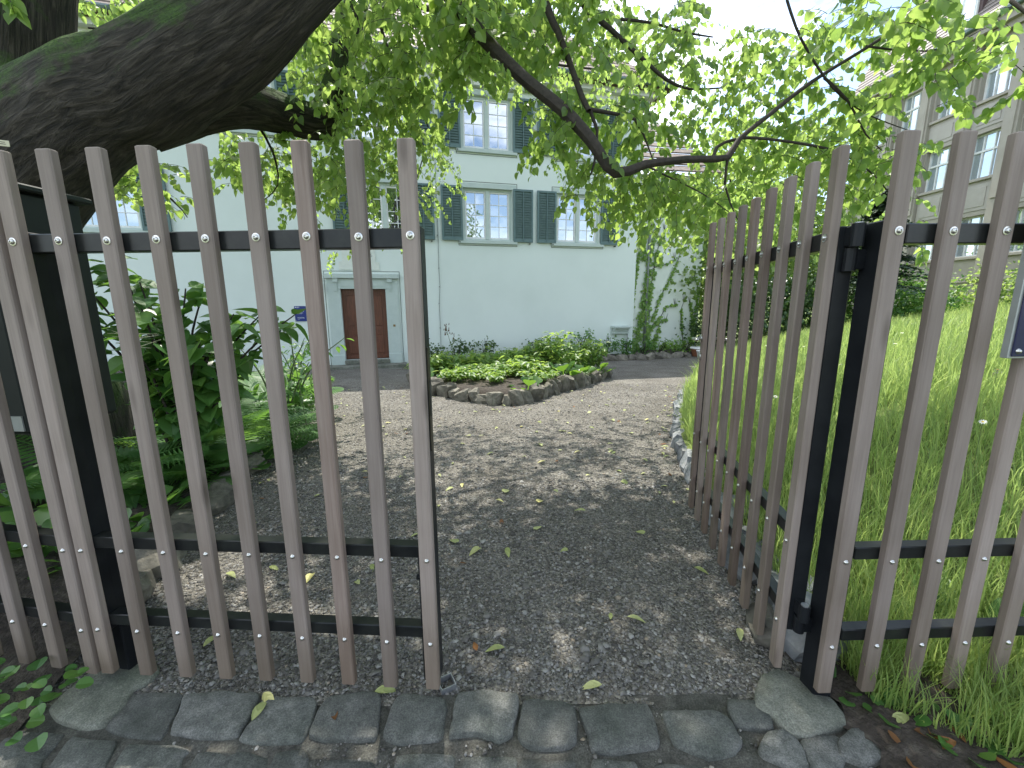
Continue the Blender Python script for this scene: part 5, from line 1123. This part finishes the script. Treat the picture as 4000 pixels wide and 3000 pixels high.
fern('fern half way to the door among the perennials', -3.7, 6.1, 12, .65, .9)
fern('low fern drooping over the broad-leaved groundcover', -2.6, 3.15, 9, .45, .65)
# big-leaved shrub left behind the gate
def leafy_shrub(name, label, x, y, zf, tops, nleaf, size, mat_me, stem_mat, cat='shrub', group=None):
    nleaf = int(nleaf * 1.35)
    t = empty(name, (x, y, zf(x, y)), 0, label, cat, group); k = 0
    for tp in tops:
        V, Fc, UVs = [], [], []; P, _ = tube(V, Fc, UVs, [(U(-.05, .05), U(-.05, .05), -.05), (tp[0] * .45, tp[1] * .45, tp[2] * .65), tp], [.013, .010, .005], 6, .08); link('stem', mesh_np('stem', V, Fc, stem_mat, True, None, UVs), t)
        for i in range(nleaf):
            p = P[int(len(P) * (.3 + .7 * i / nleaf))] if i < nleaf - 1 else P[-1]; td = norm(np.array([[U(-1, 1), U(-1, 1), U(-.7, .2)]])); nr = np.array([[U(-.4, .4), U(-.6, .2), 1.0]])
            fr_ = leaf_frames(td, nr)[0]; sz = size * U(.65, 1.2); off = Vector(td[0]) * sz * .35
            link('leaf', mat_me, t, Matrix.Translation(p + off + Vector((U(-.06, .06), U(-.06, .06), U(-.03, .03)))) @ Matrix(fr_.tolist()).to_4x4() @ Matrix.Scale(sz, 4))
    return t
HEARTM = mesh_np('leaf', hv, [tuple(q) for q in hf], M['broad']); ROUNDL = mesh_np('leaf', LEAF['round'][0], [tuple(q) for q in LEAF['round'][1]], M['broad']); LANCEM = mesh_np('leaf', LEAF['lance'][0], [tuple(q) for q in LEAF['lance'][1]], M['broad'])
LANCEB = mesh_np('leaf', LEAF['lance'][0], [tuple(q) for q in LEAF['lance'][1]], M['bed'])
leafy_shrub('linden_sapling', 'big-leaved young linden shrub against the white wall behind the left gate leaf', -2.75, 3.4, bed_z, [(-.15, 0, 1.55), (.25, .1, 1.45), (.55, .0, 1.30), (-.5, .2, 1.75), (.1, .5, 1.25), (.75, .3, 1.15), (-.6, -.2, 1.4), (.95, .2, 1.30), (-.35, .1, 1.6), (-.1, -.3, 1.2), (.4, -.2, 1.1), (.2, .0, 1.5), (-.4, .3, 1.35), (.6, .3, 1.3), (0, -.2, 1.35), (-.7, .1, 1.55), (.35, .2, 1.25)], 23, .155, HEARTM, M['twig'])
leafy_shrub('linden_sapling', 'second leafy shrub half hidden by the cabinet at the left edge', -3.6, 3.3, bed_z, [(-.2, 0, 1.7), (.3, .1, 1.6), (.1, -.3, 1.3), (-.5, .2, 1.5)], 14, .18, HEARTM, M['twig'])
leafy_shrub('spirea_plant', 'leafy perennial with one long arching shoot right of the big shrub', -2.75, 4.9, bed_z, [(.3, .1, 1.05), (.6, -.1, .95), (-.1, .2, 1.0), (.15, -.3, .85), (.75, .2, 1.1), (-.4, 0, 1.0)], 14, .14, LANCEM, M['stem'])
leafy_shrub('spirea_plant', 'leafy perennial by the path under the sixth gate slat', -2.95, 5.6, bed_z, [(.2, .1, .75), (.45, -.1, .6), (-.1, .2, .8), (.1, -.3, .6), (-.3, 0, .7)], 13, .12, LANCEM, M['stem'])
leafy_shrub('spirea_plant', 'loose tall perennial with thin seed stalks next to the blue plaque', -4.1, 7.9, bed_z, [(.2, .1, .95), (.35, -.1, .8), (-.1, .2, 1.0), (.1, -.2, .9), (-.35, 0, .9), (.4, .2, 1.1)], 14, .11, LANCEM, M['stem'])
leafy_shrub('spirea_plant', 'leafy clump at the path corner in front of the door', -3.6, 7.2, bed_z, [(.2, .1, .5), (.3, -.1, .42), (-.1, .2, .55), (0, -.2, .5)], 14, .10, LANCEB, M['stem'])
HB = [('broad-leaved plant nearest the left gate post', -2.35, 2.15, .26, .4), ('broad-leaved plant behind the second gate slat', -2.45, 2.6, .28, .44), ('broad-leaved plant behind the third gate slat', -2.65, 2.95, .28, .42), ('broad-leaved plant spilling over the stone edging', -2.52, 3.35, .24, .36), ('broad-leaved plant with bright upper leaves at the bed edge', -2.75, 4.15, .24, .34), ('broad-leaved plant beneath the far fern', -3.1, 5.1, .22, .32), ('broad-leaved plant deep in shade below the cabinet', -2.75, 2.2, .3, .46), ('broad-leaved plant at the far left behind the fence', -3.1, 2.6, .3, .46), ('broad-leaved plant left of the middle ferns', -3.3, 3.1, .3, .45), ('broad-leaved plant half way along the shady bed', -2.95, 4.7, .24, .36)]
for lb_, x, y, l0, l1 in HB: rosette('hosta_plant', lb_, x, y, bed_z, 30, l0 * .62, l1 * .68, BROADM, 'plant', 'broad-leaved plants in the left bed', (-.1, .8), .16, 1.0)
for lb_, x, y in (('round-leaved low plant between hostas and ferns', -2.85, 4.35), ('round-leaved low plant at the foot of the fern bed', -2.55, 3.8), ('round-leaved plant near the boulder of the left bed', -3.2, 6.0), ('round-leaved plant by the bright end of the left bed', -3.6, 6.6)): rosette('round_leaved_plant', lb_, x, y, bed_z, 24, .16, .28, ROUNDM, 'plant', None, (-.1, .8), .14)
def plume(label, x, y, z, lean):
    t = empty('goatsbeard_flower', (x, y, bed_z(x, y)), 0, label, 'flower'); b = MB(); b.cyl((0, 0, 0), (lean, 0, z), .005, .003, 5); b.build('stem', M['stem'], t)
    b = MB()
    for i in range(26):
        an = U(0, 6.28); L = U(.06, .16); p0 = Vector((lean, 0, z - U(0, .12))); b.cyl(p0, p0 + Vector((math.cos(an) * L, math.sin(an) * L, U(-.03, .06))), .004, .0015, 4, False)
    b.build('plume', M['plume'], t)
plume('cream goatsbeard plume in front of the big-leaved shrub', -2.62, 2.95, 1.18, .0)
plume('cream goatsbeard plume against the white wall, right of the shrub', -2.2, 4.4, 1.25, -.1)
# clump at the left footing
for lb_, x, y, n_ in (('bright green strawberry-like plant at the lower left corner', -1.93, 1.25, 15), ('bright green strawberry-like plant beside the concrete footing', -1.76, 1.31, 12), ('bright green strawberry-like plant close to the dark pavement', -1.80, 1.20, 12), ('bright green plant under the leftmost fence slat', -2.05, 1.34, 16), ('bright green leaf cluster at the very left edge by the dark setts', -2.02, 1.17, 16), ('bright green leaf cluster touching the footing slab', -1.68, 1.24, 10)):
    t = empty('strawberry_plant', (x, y, .01), 0, lb_, 'plant')
    for i in range(n_):
        an = U(0, 6.28); r_ = U(.02, .12); td = np.array([[math.cos(an), math.sin(an), U(-.3, .2)]]); fr_ = leaf_frames(td, np.array([[U(-.3, .3), U(-.5, .1), 1.]]))[0]
        link('leaf', ROUNDL, t, Matrix.Translation((math.cos(an) * r_, math.sin(an) * r_, U(.03, .13))) @ Matrix(fr_.tolist()).to_4x4() @ Matrix.Scale(U(.03, .058), 4))
# plants of the sunny bed
def bed_clump(label, x, y, kind, n, size, h, group):
    t = empty(kind, (x, y, bed2_z(x, y)), 0, label, 'plant', group); pp, dd, nn, ss = [], [], [], []
    ns = max(4, n // 14); V, Fc, UVs = [], [], []
    for s_ in range(ns):
        tx, ty, tz = U(-.3, .3), U(-.3, .3), h * U(.6, 1.1); tube(V, Fc, UVs, [(tx * .3, ty * .3, -.02), (tx, ty, tz)], [.004, .002], 4, .2)
        for i in range(n // ns):
            f = U(.25, 1); an = U(0, 6.28); pp.append((tx * f + math.cos(an) * .02, ty * f + math.sin(an) * .02, tz * f)); dd.append((math.cos(an), math.sin(an), U(-.4, .25))); nn.append((U(-.4, .4), U(-.4, .4), 1)); ss.append(size * U(.6, 1.25))
    link('stems', mesh_np('stems', V, Fc, M['stem'], False), t); tag(link('foliage', bake_leaves('foliage', 'lance', np.array(pp), leaf_frames(np.array(dd), np.array(nn)), np.array(ss), M['bed']), t), kind='stuff')
k = 0; spots = []
for _ in range(900):
    x, y = U(-2, 2.2), U(7.3, 11.4)
    if in_poly(x, y, BED) and in_poly(x * 1.08, (y - 9.2) * 1.08 + 9.2, BED) and all((x - a_) ** 2 + (y - c_) ** 2 > .12 for a_, c_ in spots) and all((x - a_) ** 2 + (y - c_) ** 2 > .16 for a_, c_ in ((1.05, 8.5), (1.4, 8.85), (.25, 7.3), (-1.5, 8.25), (.9, 8.3), (1.9, 9.6))): spots.append((x, y))
for x, y in spots[:72]:
    if y < 8.4 and random.random() < .25: continue
    where = ('front' if y < 8.6 else 'middle' if y < 9.9 else 'back') + ' ' + ('left' if x < -.6 else 'centre' if x < .6 else 'right')
    bed_clump('leafy yellow-green perennial at the ' + where + ' of the sunny stone-edged bed', x, y, 'perennial_plant', 150, .15 if y > 8.3 else .12, (.24 + .16 * (y > 9) + (.26 if x > .5 and y > 8.9 else 0)) * U(.75, 1.3), 'perennials at the ' + where + ' of the sunny bed')
for lb_, x, y, n_, l0, l1 in (('bergenia with two big upright round leaves at the right of the bed', 1.05, 8.65, 16, .30, .44), ('bergenia spilling over the stones at the right bed corner', 1.45, 8.95, 18, .26, .40), ('bergenia at the far right end of the bed', 1.95, 9.75, 18, .24, .38), ('bergenia with a curled leaf over the front stone', .25, 7.2, 9, .2, .32), ('bergenia at the left front of the bed next to the gate edge', -1.5, 8.25, 14, .2, .34)):
    rosette('bergenia_plant', lb_, x, y, bed2_z, n_, l0, l1, BERGM, 'plant', None, (0, .9), .06)
# dead flower stalk
ds_ = empty('seed_stalk', (-1.12, 8.35, bed2_z(-1.12, 8.35)), 0, 'tall stalk with dark seed heads rising from the sunny bed', 'plant')
b = MB(); b.cyl((0, 0, 0), (-.06, 0, .6), .008, .006, 6); b.cyl((-.06, 0, .6), (-.16, 0, 1.02), .006, .004, 5); b.cyl((-.06, 0, .6), (-.02, .02, .84), .005, .003, 5); b.build('stem', M['stem'], ds_)
b = MB()
for _ in range(34):
    c = random.choice([(-.16, 0, 1.02), (-.14, 0, .95), (-.02, .02, .84)]); p0 = Vector(c) + Vector((U(-.05, .05), U(-.03, .03), U(-.09, .06))); b.cyl(p0, p0 + Vector((U(-.01, .01), U(-.01, .01), .035)), .009, .004, 5)
b.build('seed_heads', M['dry'], ds_)
rosette('seed_stalk_rosette', 'upright leaf rosette at the foot of the dark seed stalk', -1.08, 8.32, bed2_z, 12, .22, .36, BROADBED, 'plant', None, (.3, 1.0), .03)
# border at the wall
def wz(x, y): return -.33
for i, (lb_, x, y, h, mt) in enumerate((('thin-leaved dark shrub at the wall behind the seed stalk', -1.7, 12.9, .62, 'dark_leaf'), ('dark shrub at the wall left of the bed middle', -.9, 13.25, .72, 'dark_leaf'), ('small dark shrub at the wall behind the bed middle', .6, 13.6, .55, 'dark_leaf'), ('slim dark shrub at the wall near the console', 2.3, 14.05, .85, 'broad'), ('dark spiky shrub left of the stone console', 3.2, 14.3, .7, 'broad'), ('low plant beneath the stone console', 3.9, 14.5, .5, 'broad'), ('leafy plant at the corner under the ivy', 4.6, 14.7, .42, 'broad'), ('leafy plant at the foot of the ivy wall', 5.4, 15.2, .4, 'ivy'), ('plant mass at the right foot of the ivy wall', 6.3, 15.4, .42, 'ivy'), ('plant by the wall near the gate edge', -2.5, 12.7, .5, 'dark_leaf'))):
    bush('border_plant', lb_, x, y, [((0, 0, h * .45), (.42, .25, h * .5)), ((.2, 0, h * .8), (.22, .2, h * .3))], 260, .085, M[mt], 'plant', None, wz, 5)

# ================================================================== IVY ON THE WING
iv = empty('ivy_vine', WO, WA, 'green ivy climbing in branching streaks up the pale wing wall', 'ivy')
TR = [([(.15, .2), (.3, 1.2), (.42, 2.3), (.5, 3.2), (.62, 4.1), (.85, 4.7)], .20), ([(.55, .1), (.48, 1.3), (.6, 2.2), (.72, 3.1), (.8, 3.7), (1.05, 4.4)], .19), ([(.5, 3.0), (.9, 3.2), (1.2, 3.25), (1.5, 3.4)], .10), ([(.75, 1.2), (1.0, 2.0), (1.35, 2.7), (1.6, 3.3), (1.75, 3.75)], .09), ([(.6, .9), (1.05, 1.3), (1.3, 1.7), (1.65, 1.75)], .12), ([(.55, .7), (1.0, 1.15), (1.3, 1.2)], .15), ([(.8, .1), (.95, .6), (1.05, .9)], .18), ([(-.05, .2), (-.1, 1.5), (.0, 2.6), (.1, 3.6)], .12), ([(2.35, .1), (2.4, .8), (2.35, 1.3), (2.25, 1.8)], .13), ([(2.45, 1.0), (2.5, 1.8), (2.52, 2.4), (2.35, 2.75)], .07), ([(2.1, .3), (1.95, 1.0), (1.9, 1.6), (2.0, 1.9)], .05), ([(1.2, .15), (1.6, .2), (2.1, .2)], .14), ([(.3, 3.4), (.2, 4.2), (.1, 5.0), (-.2, 5.6)], .12)]
pp, dd, nn, ss = [], [], [], []; V, Fc, UVs = [], [], []
for tr_, w in TR:
    P, _ = tube(V, Fc, UVs, [(p[0], -.015, p[1]) for p in tr_], [.012] * (len(tr_) - 1) + [.004], 5, .12)
    for i, p in enumerate(P):
        tt = i / len(P); ww = w * .72 * (1 - .6 * tt)
        for q in range(int(24 * ww / .12) + 3):
            x, z = p.x + RNG.normal() * ww * .55, p.z + RNG.normal() * ww * .5 + .03
            if mnoise.noise((x * 4, z * 4, 0)) < -.28 or z < .02: continue
            pp.append((x, -.03 - abs(RNG.normal()) * .035, z)); dd.append((U(-.8, .8), U(-.25, .0), U(-1.2, .3))); nn.append((U(-.4, .4), -1, U(-.1, .7))); ss.append(.085 * U(.5, 1.1))
    e = P[-1]
    for q in range(5): a_ = U(-.5, .5); tube(V, Fc, UVs, [(e.x, -.012, e.z), (e.x + math.sin(a_) * .2, -.012, e.z + math.cos(a_) * .3)], [.006, .002], 4, .2)
link('stems', mesh_np('stems', V, Fc, M['twig'], True), iv); tag(link('foliage', bake_leaves('foliage', 'heart', np.array(pp), leaf_frames(np.array(dd), np.array(nn)), np.array(ss), M['ivy']), iv), kind='stuff')

# ================================================================== MEADOW GRASS
def grass(name, n, sampler, hmin, hmax, w):
    P = np.array([sampler() for _ in range(n)]); an = RNG.random(n) * 6.283; h = hmin + (hmax - hmin) * RNG.random(n) ** 1.6; lean = (0.15 + 0.7 * RNG.random(n) ** 1.5) * h
    dx, dy = np.cos(an), np.sin(an); ww = w * (.6 + .8 * RNG.random(n)); sx, sy = -dy * ww, dx * ww
    V = np.zeros((n, 5, 3))
    for k, (f, g, s_) in enumerate(((0, 0, 1), (0, 0, -1), (.55, .35, .75), (.55, .35, -.75), (1, 1, 0))):
        V[:, k, 0] = P[:, 0] + dx * lean * g + sx * s_; V[:, k, 1] = P[:, 1] + dy * lean * g + sy * s_; V[:, k, 2] = P[:, 2] + h * (f - .22 * g * lean / h) - .012
    f = np.array([(0, 1, 3), (0, 3, 2), (2, 3, 4)]); Fc = (f[None] + (np.arange(n) * 5)[:, None, None]).reshape(-1, 3)
    return tag(link(name, mesh_np(name, V.reshape(-1, 3), Fc, M['grass'], False, np.repeat(RNG.random(n), 5))), kind='stuff')
def g_near():
    while True:
        y = 1.38 + 4.2 * random.random() ** 1.4; x = edge_x(y) + .05 + 3.6 * random.random() ** 1.2
        if mnoise.noise((x * 1.8, y * 1.8, 3)) > -.38: return x, y, lawn_z(x, y)
def g_mid():
    y = U(3.5, 13.5); x = edge_x(y) + .03 + U(0, 8.5); return x, y, lawn_z(x, y)
def g_far():
    y = U(7, 24); x = edge_x(y) + U(0, 15); return x, y, lawn_z(x, y)
def g_verge():
    while True:
        x, y = U(1.3, 2.9), U(1.0, 1.45)
        if y > 1.36 - (x - 1.15) * .62 + .08 * mnoise.noise((x * 5, y * 5, 0)) and mnoise.noise((x * 5, y * 5, 7)) > -.28: return x, y, .035
grass('meadow_grass', 34000, g_near, .10, .34, .0030)
grass('meadow_grass', 52000, g_mid, .14, .40, .0060)
grass('meadow_grass', 42000, g_far, .18, .45, .012)
grass('verge_grass', 9000, g_verge, .04, .26, .0022)
# daisies and buttercups
def petal_disc(n, r): 
    b = MB()
    for i in range(n):
        a_ = 6.283 * i / n; b.quad((0, 0, .002), (math.cos(a_ - .2) * r * .7, math.sin(a_ - .2) * r * .7, .004), (math.cos(a_) * r, math.sin(a_) * r, 0), (math.cos(a_ + .2) * r * .7, math.sin(a_ + .2) * r * .7, .004))
    return b
DP = petal_disc(10, .022).mesh('petals', M['petal']); BP = petal_disc(5, .016).mesh('petals', M['yellow']); b = MB(); b.lathe([(.007, 0), (.005, .005), (.0005, .006)], 8); DC = b.mesh('flower_centre', M['yellow']); b = MB(); b.cyl((0, 0, -.3), (0, 0, 0), .0016, n=4); DSM = b.mesh('stem', M['stem'])
for i in range(46):
    y = U(1.9, 9.5); x = edge_x(y) + U(.25, 1 + y * .7); bt = i % 6 == 0
    t = empty('buttercup' if bt else 'daisy', (x, y, lawn_z(x, y) + U(.22, .36)), 0, 'small yellow buttercup flower in the meadow grass' if bt else 'small white daisy flower standing in the meadow grass', 'flower', 'buttercups in the meadow' if bt else 'daisies in the meadow')
    Mx = Matrix.Rotation(U(-.6, .6), 4, 'X') @ Matrix.Rotation(U(-.6, .6), 4, 'Y'); link('petals', BP if bt else DP, t, Mx); link('stem', DSM, t)
    if not bt: link('flower_centre', DC, t, Mx)
# weeds in the verge
for lb_, x, y, n_, l0, l1 in (('low broad-leaved weed right of the concrete footing', 1.33, 1.24, 9, .07, .13), ('wilting dock leaves in front of the right fence', 1.48, 1.14, 10, .09, .17), ('small rosette weed by the dark kerb stone', 1.60, 1.04, 9, .06, .1), ('long-leaved dock weed behind the right fence slats', 1.95, 1.62, 10, .2, .34), ('plantain weed under the third right fence slat', 1.78, 1.25, 9, .08, .14), ('small weed between the first two right fence slats', 1.25, 1.36, 9, .07, .13), ('pale dock leaf cluster in front of the second right fence slat', 1.40, 1.22, 10, .07, .13), ('leafy weed before the fourth right fence slat', 1.62, 1.16, 10, .07, .12), ('weed half buried in grass at the right frame edge', 2.0, 1.28, 10, .09, .16), ('dock weed at the lower right corner', 2.05, 1.12, 10, .1, .18)):
    rosette('dock_weed', lb_, x, y, lambda a_, c_: .035 if c_ < 1.5 else lawn_z(a_, c_), n_, l0, l1, BROADM, 'weed', None, (-.2, .7), .02, 1.1)
sheet('verge_soil', lambda y: 1.17 + max(0, 1.0 - y) * .5 + np.linspace(0, 3.5, 60) + .03 * math.sin(y * 40), np.linspace(.9, 1.62, 26), lambda x, y: .016 + .03 * (x > 1.25), M['soil'], 0.022, 7)
# ================================================================== FALLEN LEAVES
FL = []
for k_, (sh, mt) in enumerate((('lance', 'fallen'), ('heart', 'fallen'), ('lance', 'orange_leaf'))):
    v_, f_ = LEAF[sh]; v2 = v_.copy(); v2[:, 2] = v2[:, 2] * .55 + .06 * np.sin(v2[:, 1] * 4 + k_); v2[:, 0] *= (.85 if sh == 'lance' else .7); FL.append(mesh_np('fallen_leaf', v2, [tuple(q) for q in f_], M[mt]))
def fallen(x, y, z, k, size, label, group):
    o = link('fallen_leaf', FL[k], None, Matrix.Translation((x, y, z + .012)) @ Matrix.Rotation(U(0, 6.28), 4, 'Z') @ Matrix.Rotation(U(-.1, .14), 4, 'X') @ Matrix.Rotation(U(-.18, .18), 4, 'Y') @ Matrix.Scale(size, 4)); tag(o, label, 'leaf', group)
cnt = 0
while cnt < 190:
    y = 1.4 + 7.6 * random.random() ** .95; x = U(-3.5, 3.8)
    if not (bed_x(y) + .1 < x < edge_x(y) - .02) or in_poly(x, y, BED): continue
    cnt += 1
    if cnt % 9 == 0: fallen(x, y, gz(y), 2, U(.04, .075), 'curled brown dead leaf lying on the grey gravel', 'brown dead leaves on the path')
    else: fallen(x, y, gz(y), 0 if random.random() < .75 else 1, U(.05, .085), 'pale yellow-green fallen linden bract or leaf on the gravel path', 'green fallen leaves on the path')
for px, py, k in ((545, 1560, 0), (570, 1500, 0), (1090, 1402, 0), (1030, 1410, 2), (810, 1497, 0), (725, 1560, 2), (1300, 1482, 0), (1355, 1335, 0), (1205, 1065, 0), (1265, 1105, 0), (1095, 1185, 0), (490, 1240, 0), (440, 1400, 0)):
    q = atz(px * S, py * S, .012); fallen(q.x, q.y, .008, k, .085 if k == 0 else .06, 'curled brown dead leaf lying on the grey gravel' if k == 2 else 'pale yellow-green fallen linden bract or leaf on the gravel path', 'brown dead leaves on the path' if k == 2 else 'green fallen leaves on the path')
for _ in range(46):
    x, y = U(1.22, 2.3), U(1.0, 1.4)
    fallen(x, y, .035, random.choice((0, 0, 2, 2)), U(.05, .10), 'withered leaf lying among the weeds below the right fence', 'withered leaves below the right fence')
for _ in range(26):
    y = U(3, 7.5); x = edge_x(y) - U(.02, .3); fallen(x, y, gz(y), random.choice((0, 0, 2)), U(.05, .08), 'leaf caught at the foot of the grey stone edging', 'leaves along the grey stone edging')
# grey lantern post at the right edge of the meadow
lx, ly = 4.55, 3.75; bl = empty('lantern_post', (lx, ly, lawn_z(lx, ly)), .3, 'grey metal lantern post standing in the meadow behind the navy board', 'lamp')
zt_ = 1.47 + (aty(3975, 1080, ly).z - 1.47) - lawn_z(lx, ly)
b = MB(); b.box(-.035, .035, -.035, .035, -.05, zt_ - .1, bev=.006); b.build('post', M['grey_metal'], bl)
b = MB(); b.box(-.075, .075, -.075, .075, zt_ - .1, zt_ + .06, bev=.01); b.build('lamp_body', M['grey_metal'], bl); b = MB(); b.box(-.05, .05, -.0765, -.0752, zt_ - .07, zt_ + .035); b.build('lamp_glass', M['ink'], bl)
b = MB(); b.lathe([(.115, zt_ + .06), (.11, zt_ + .075), (.03, zt_ + .13), (.001, zt_ + .135)], 4); b.build('cap', M['grey_metal'], bl)
b = MB(); b.box(-.12, .12, -.12, .12, -.06, .06, bev=.015); b.build('base', M['concrete'], bl)
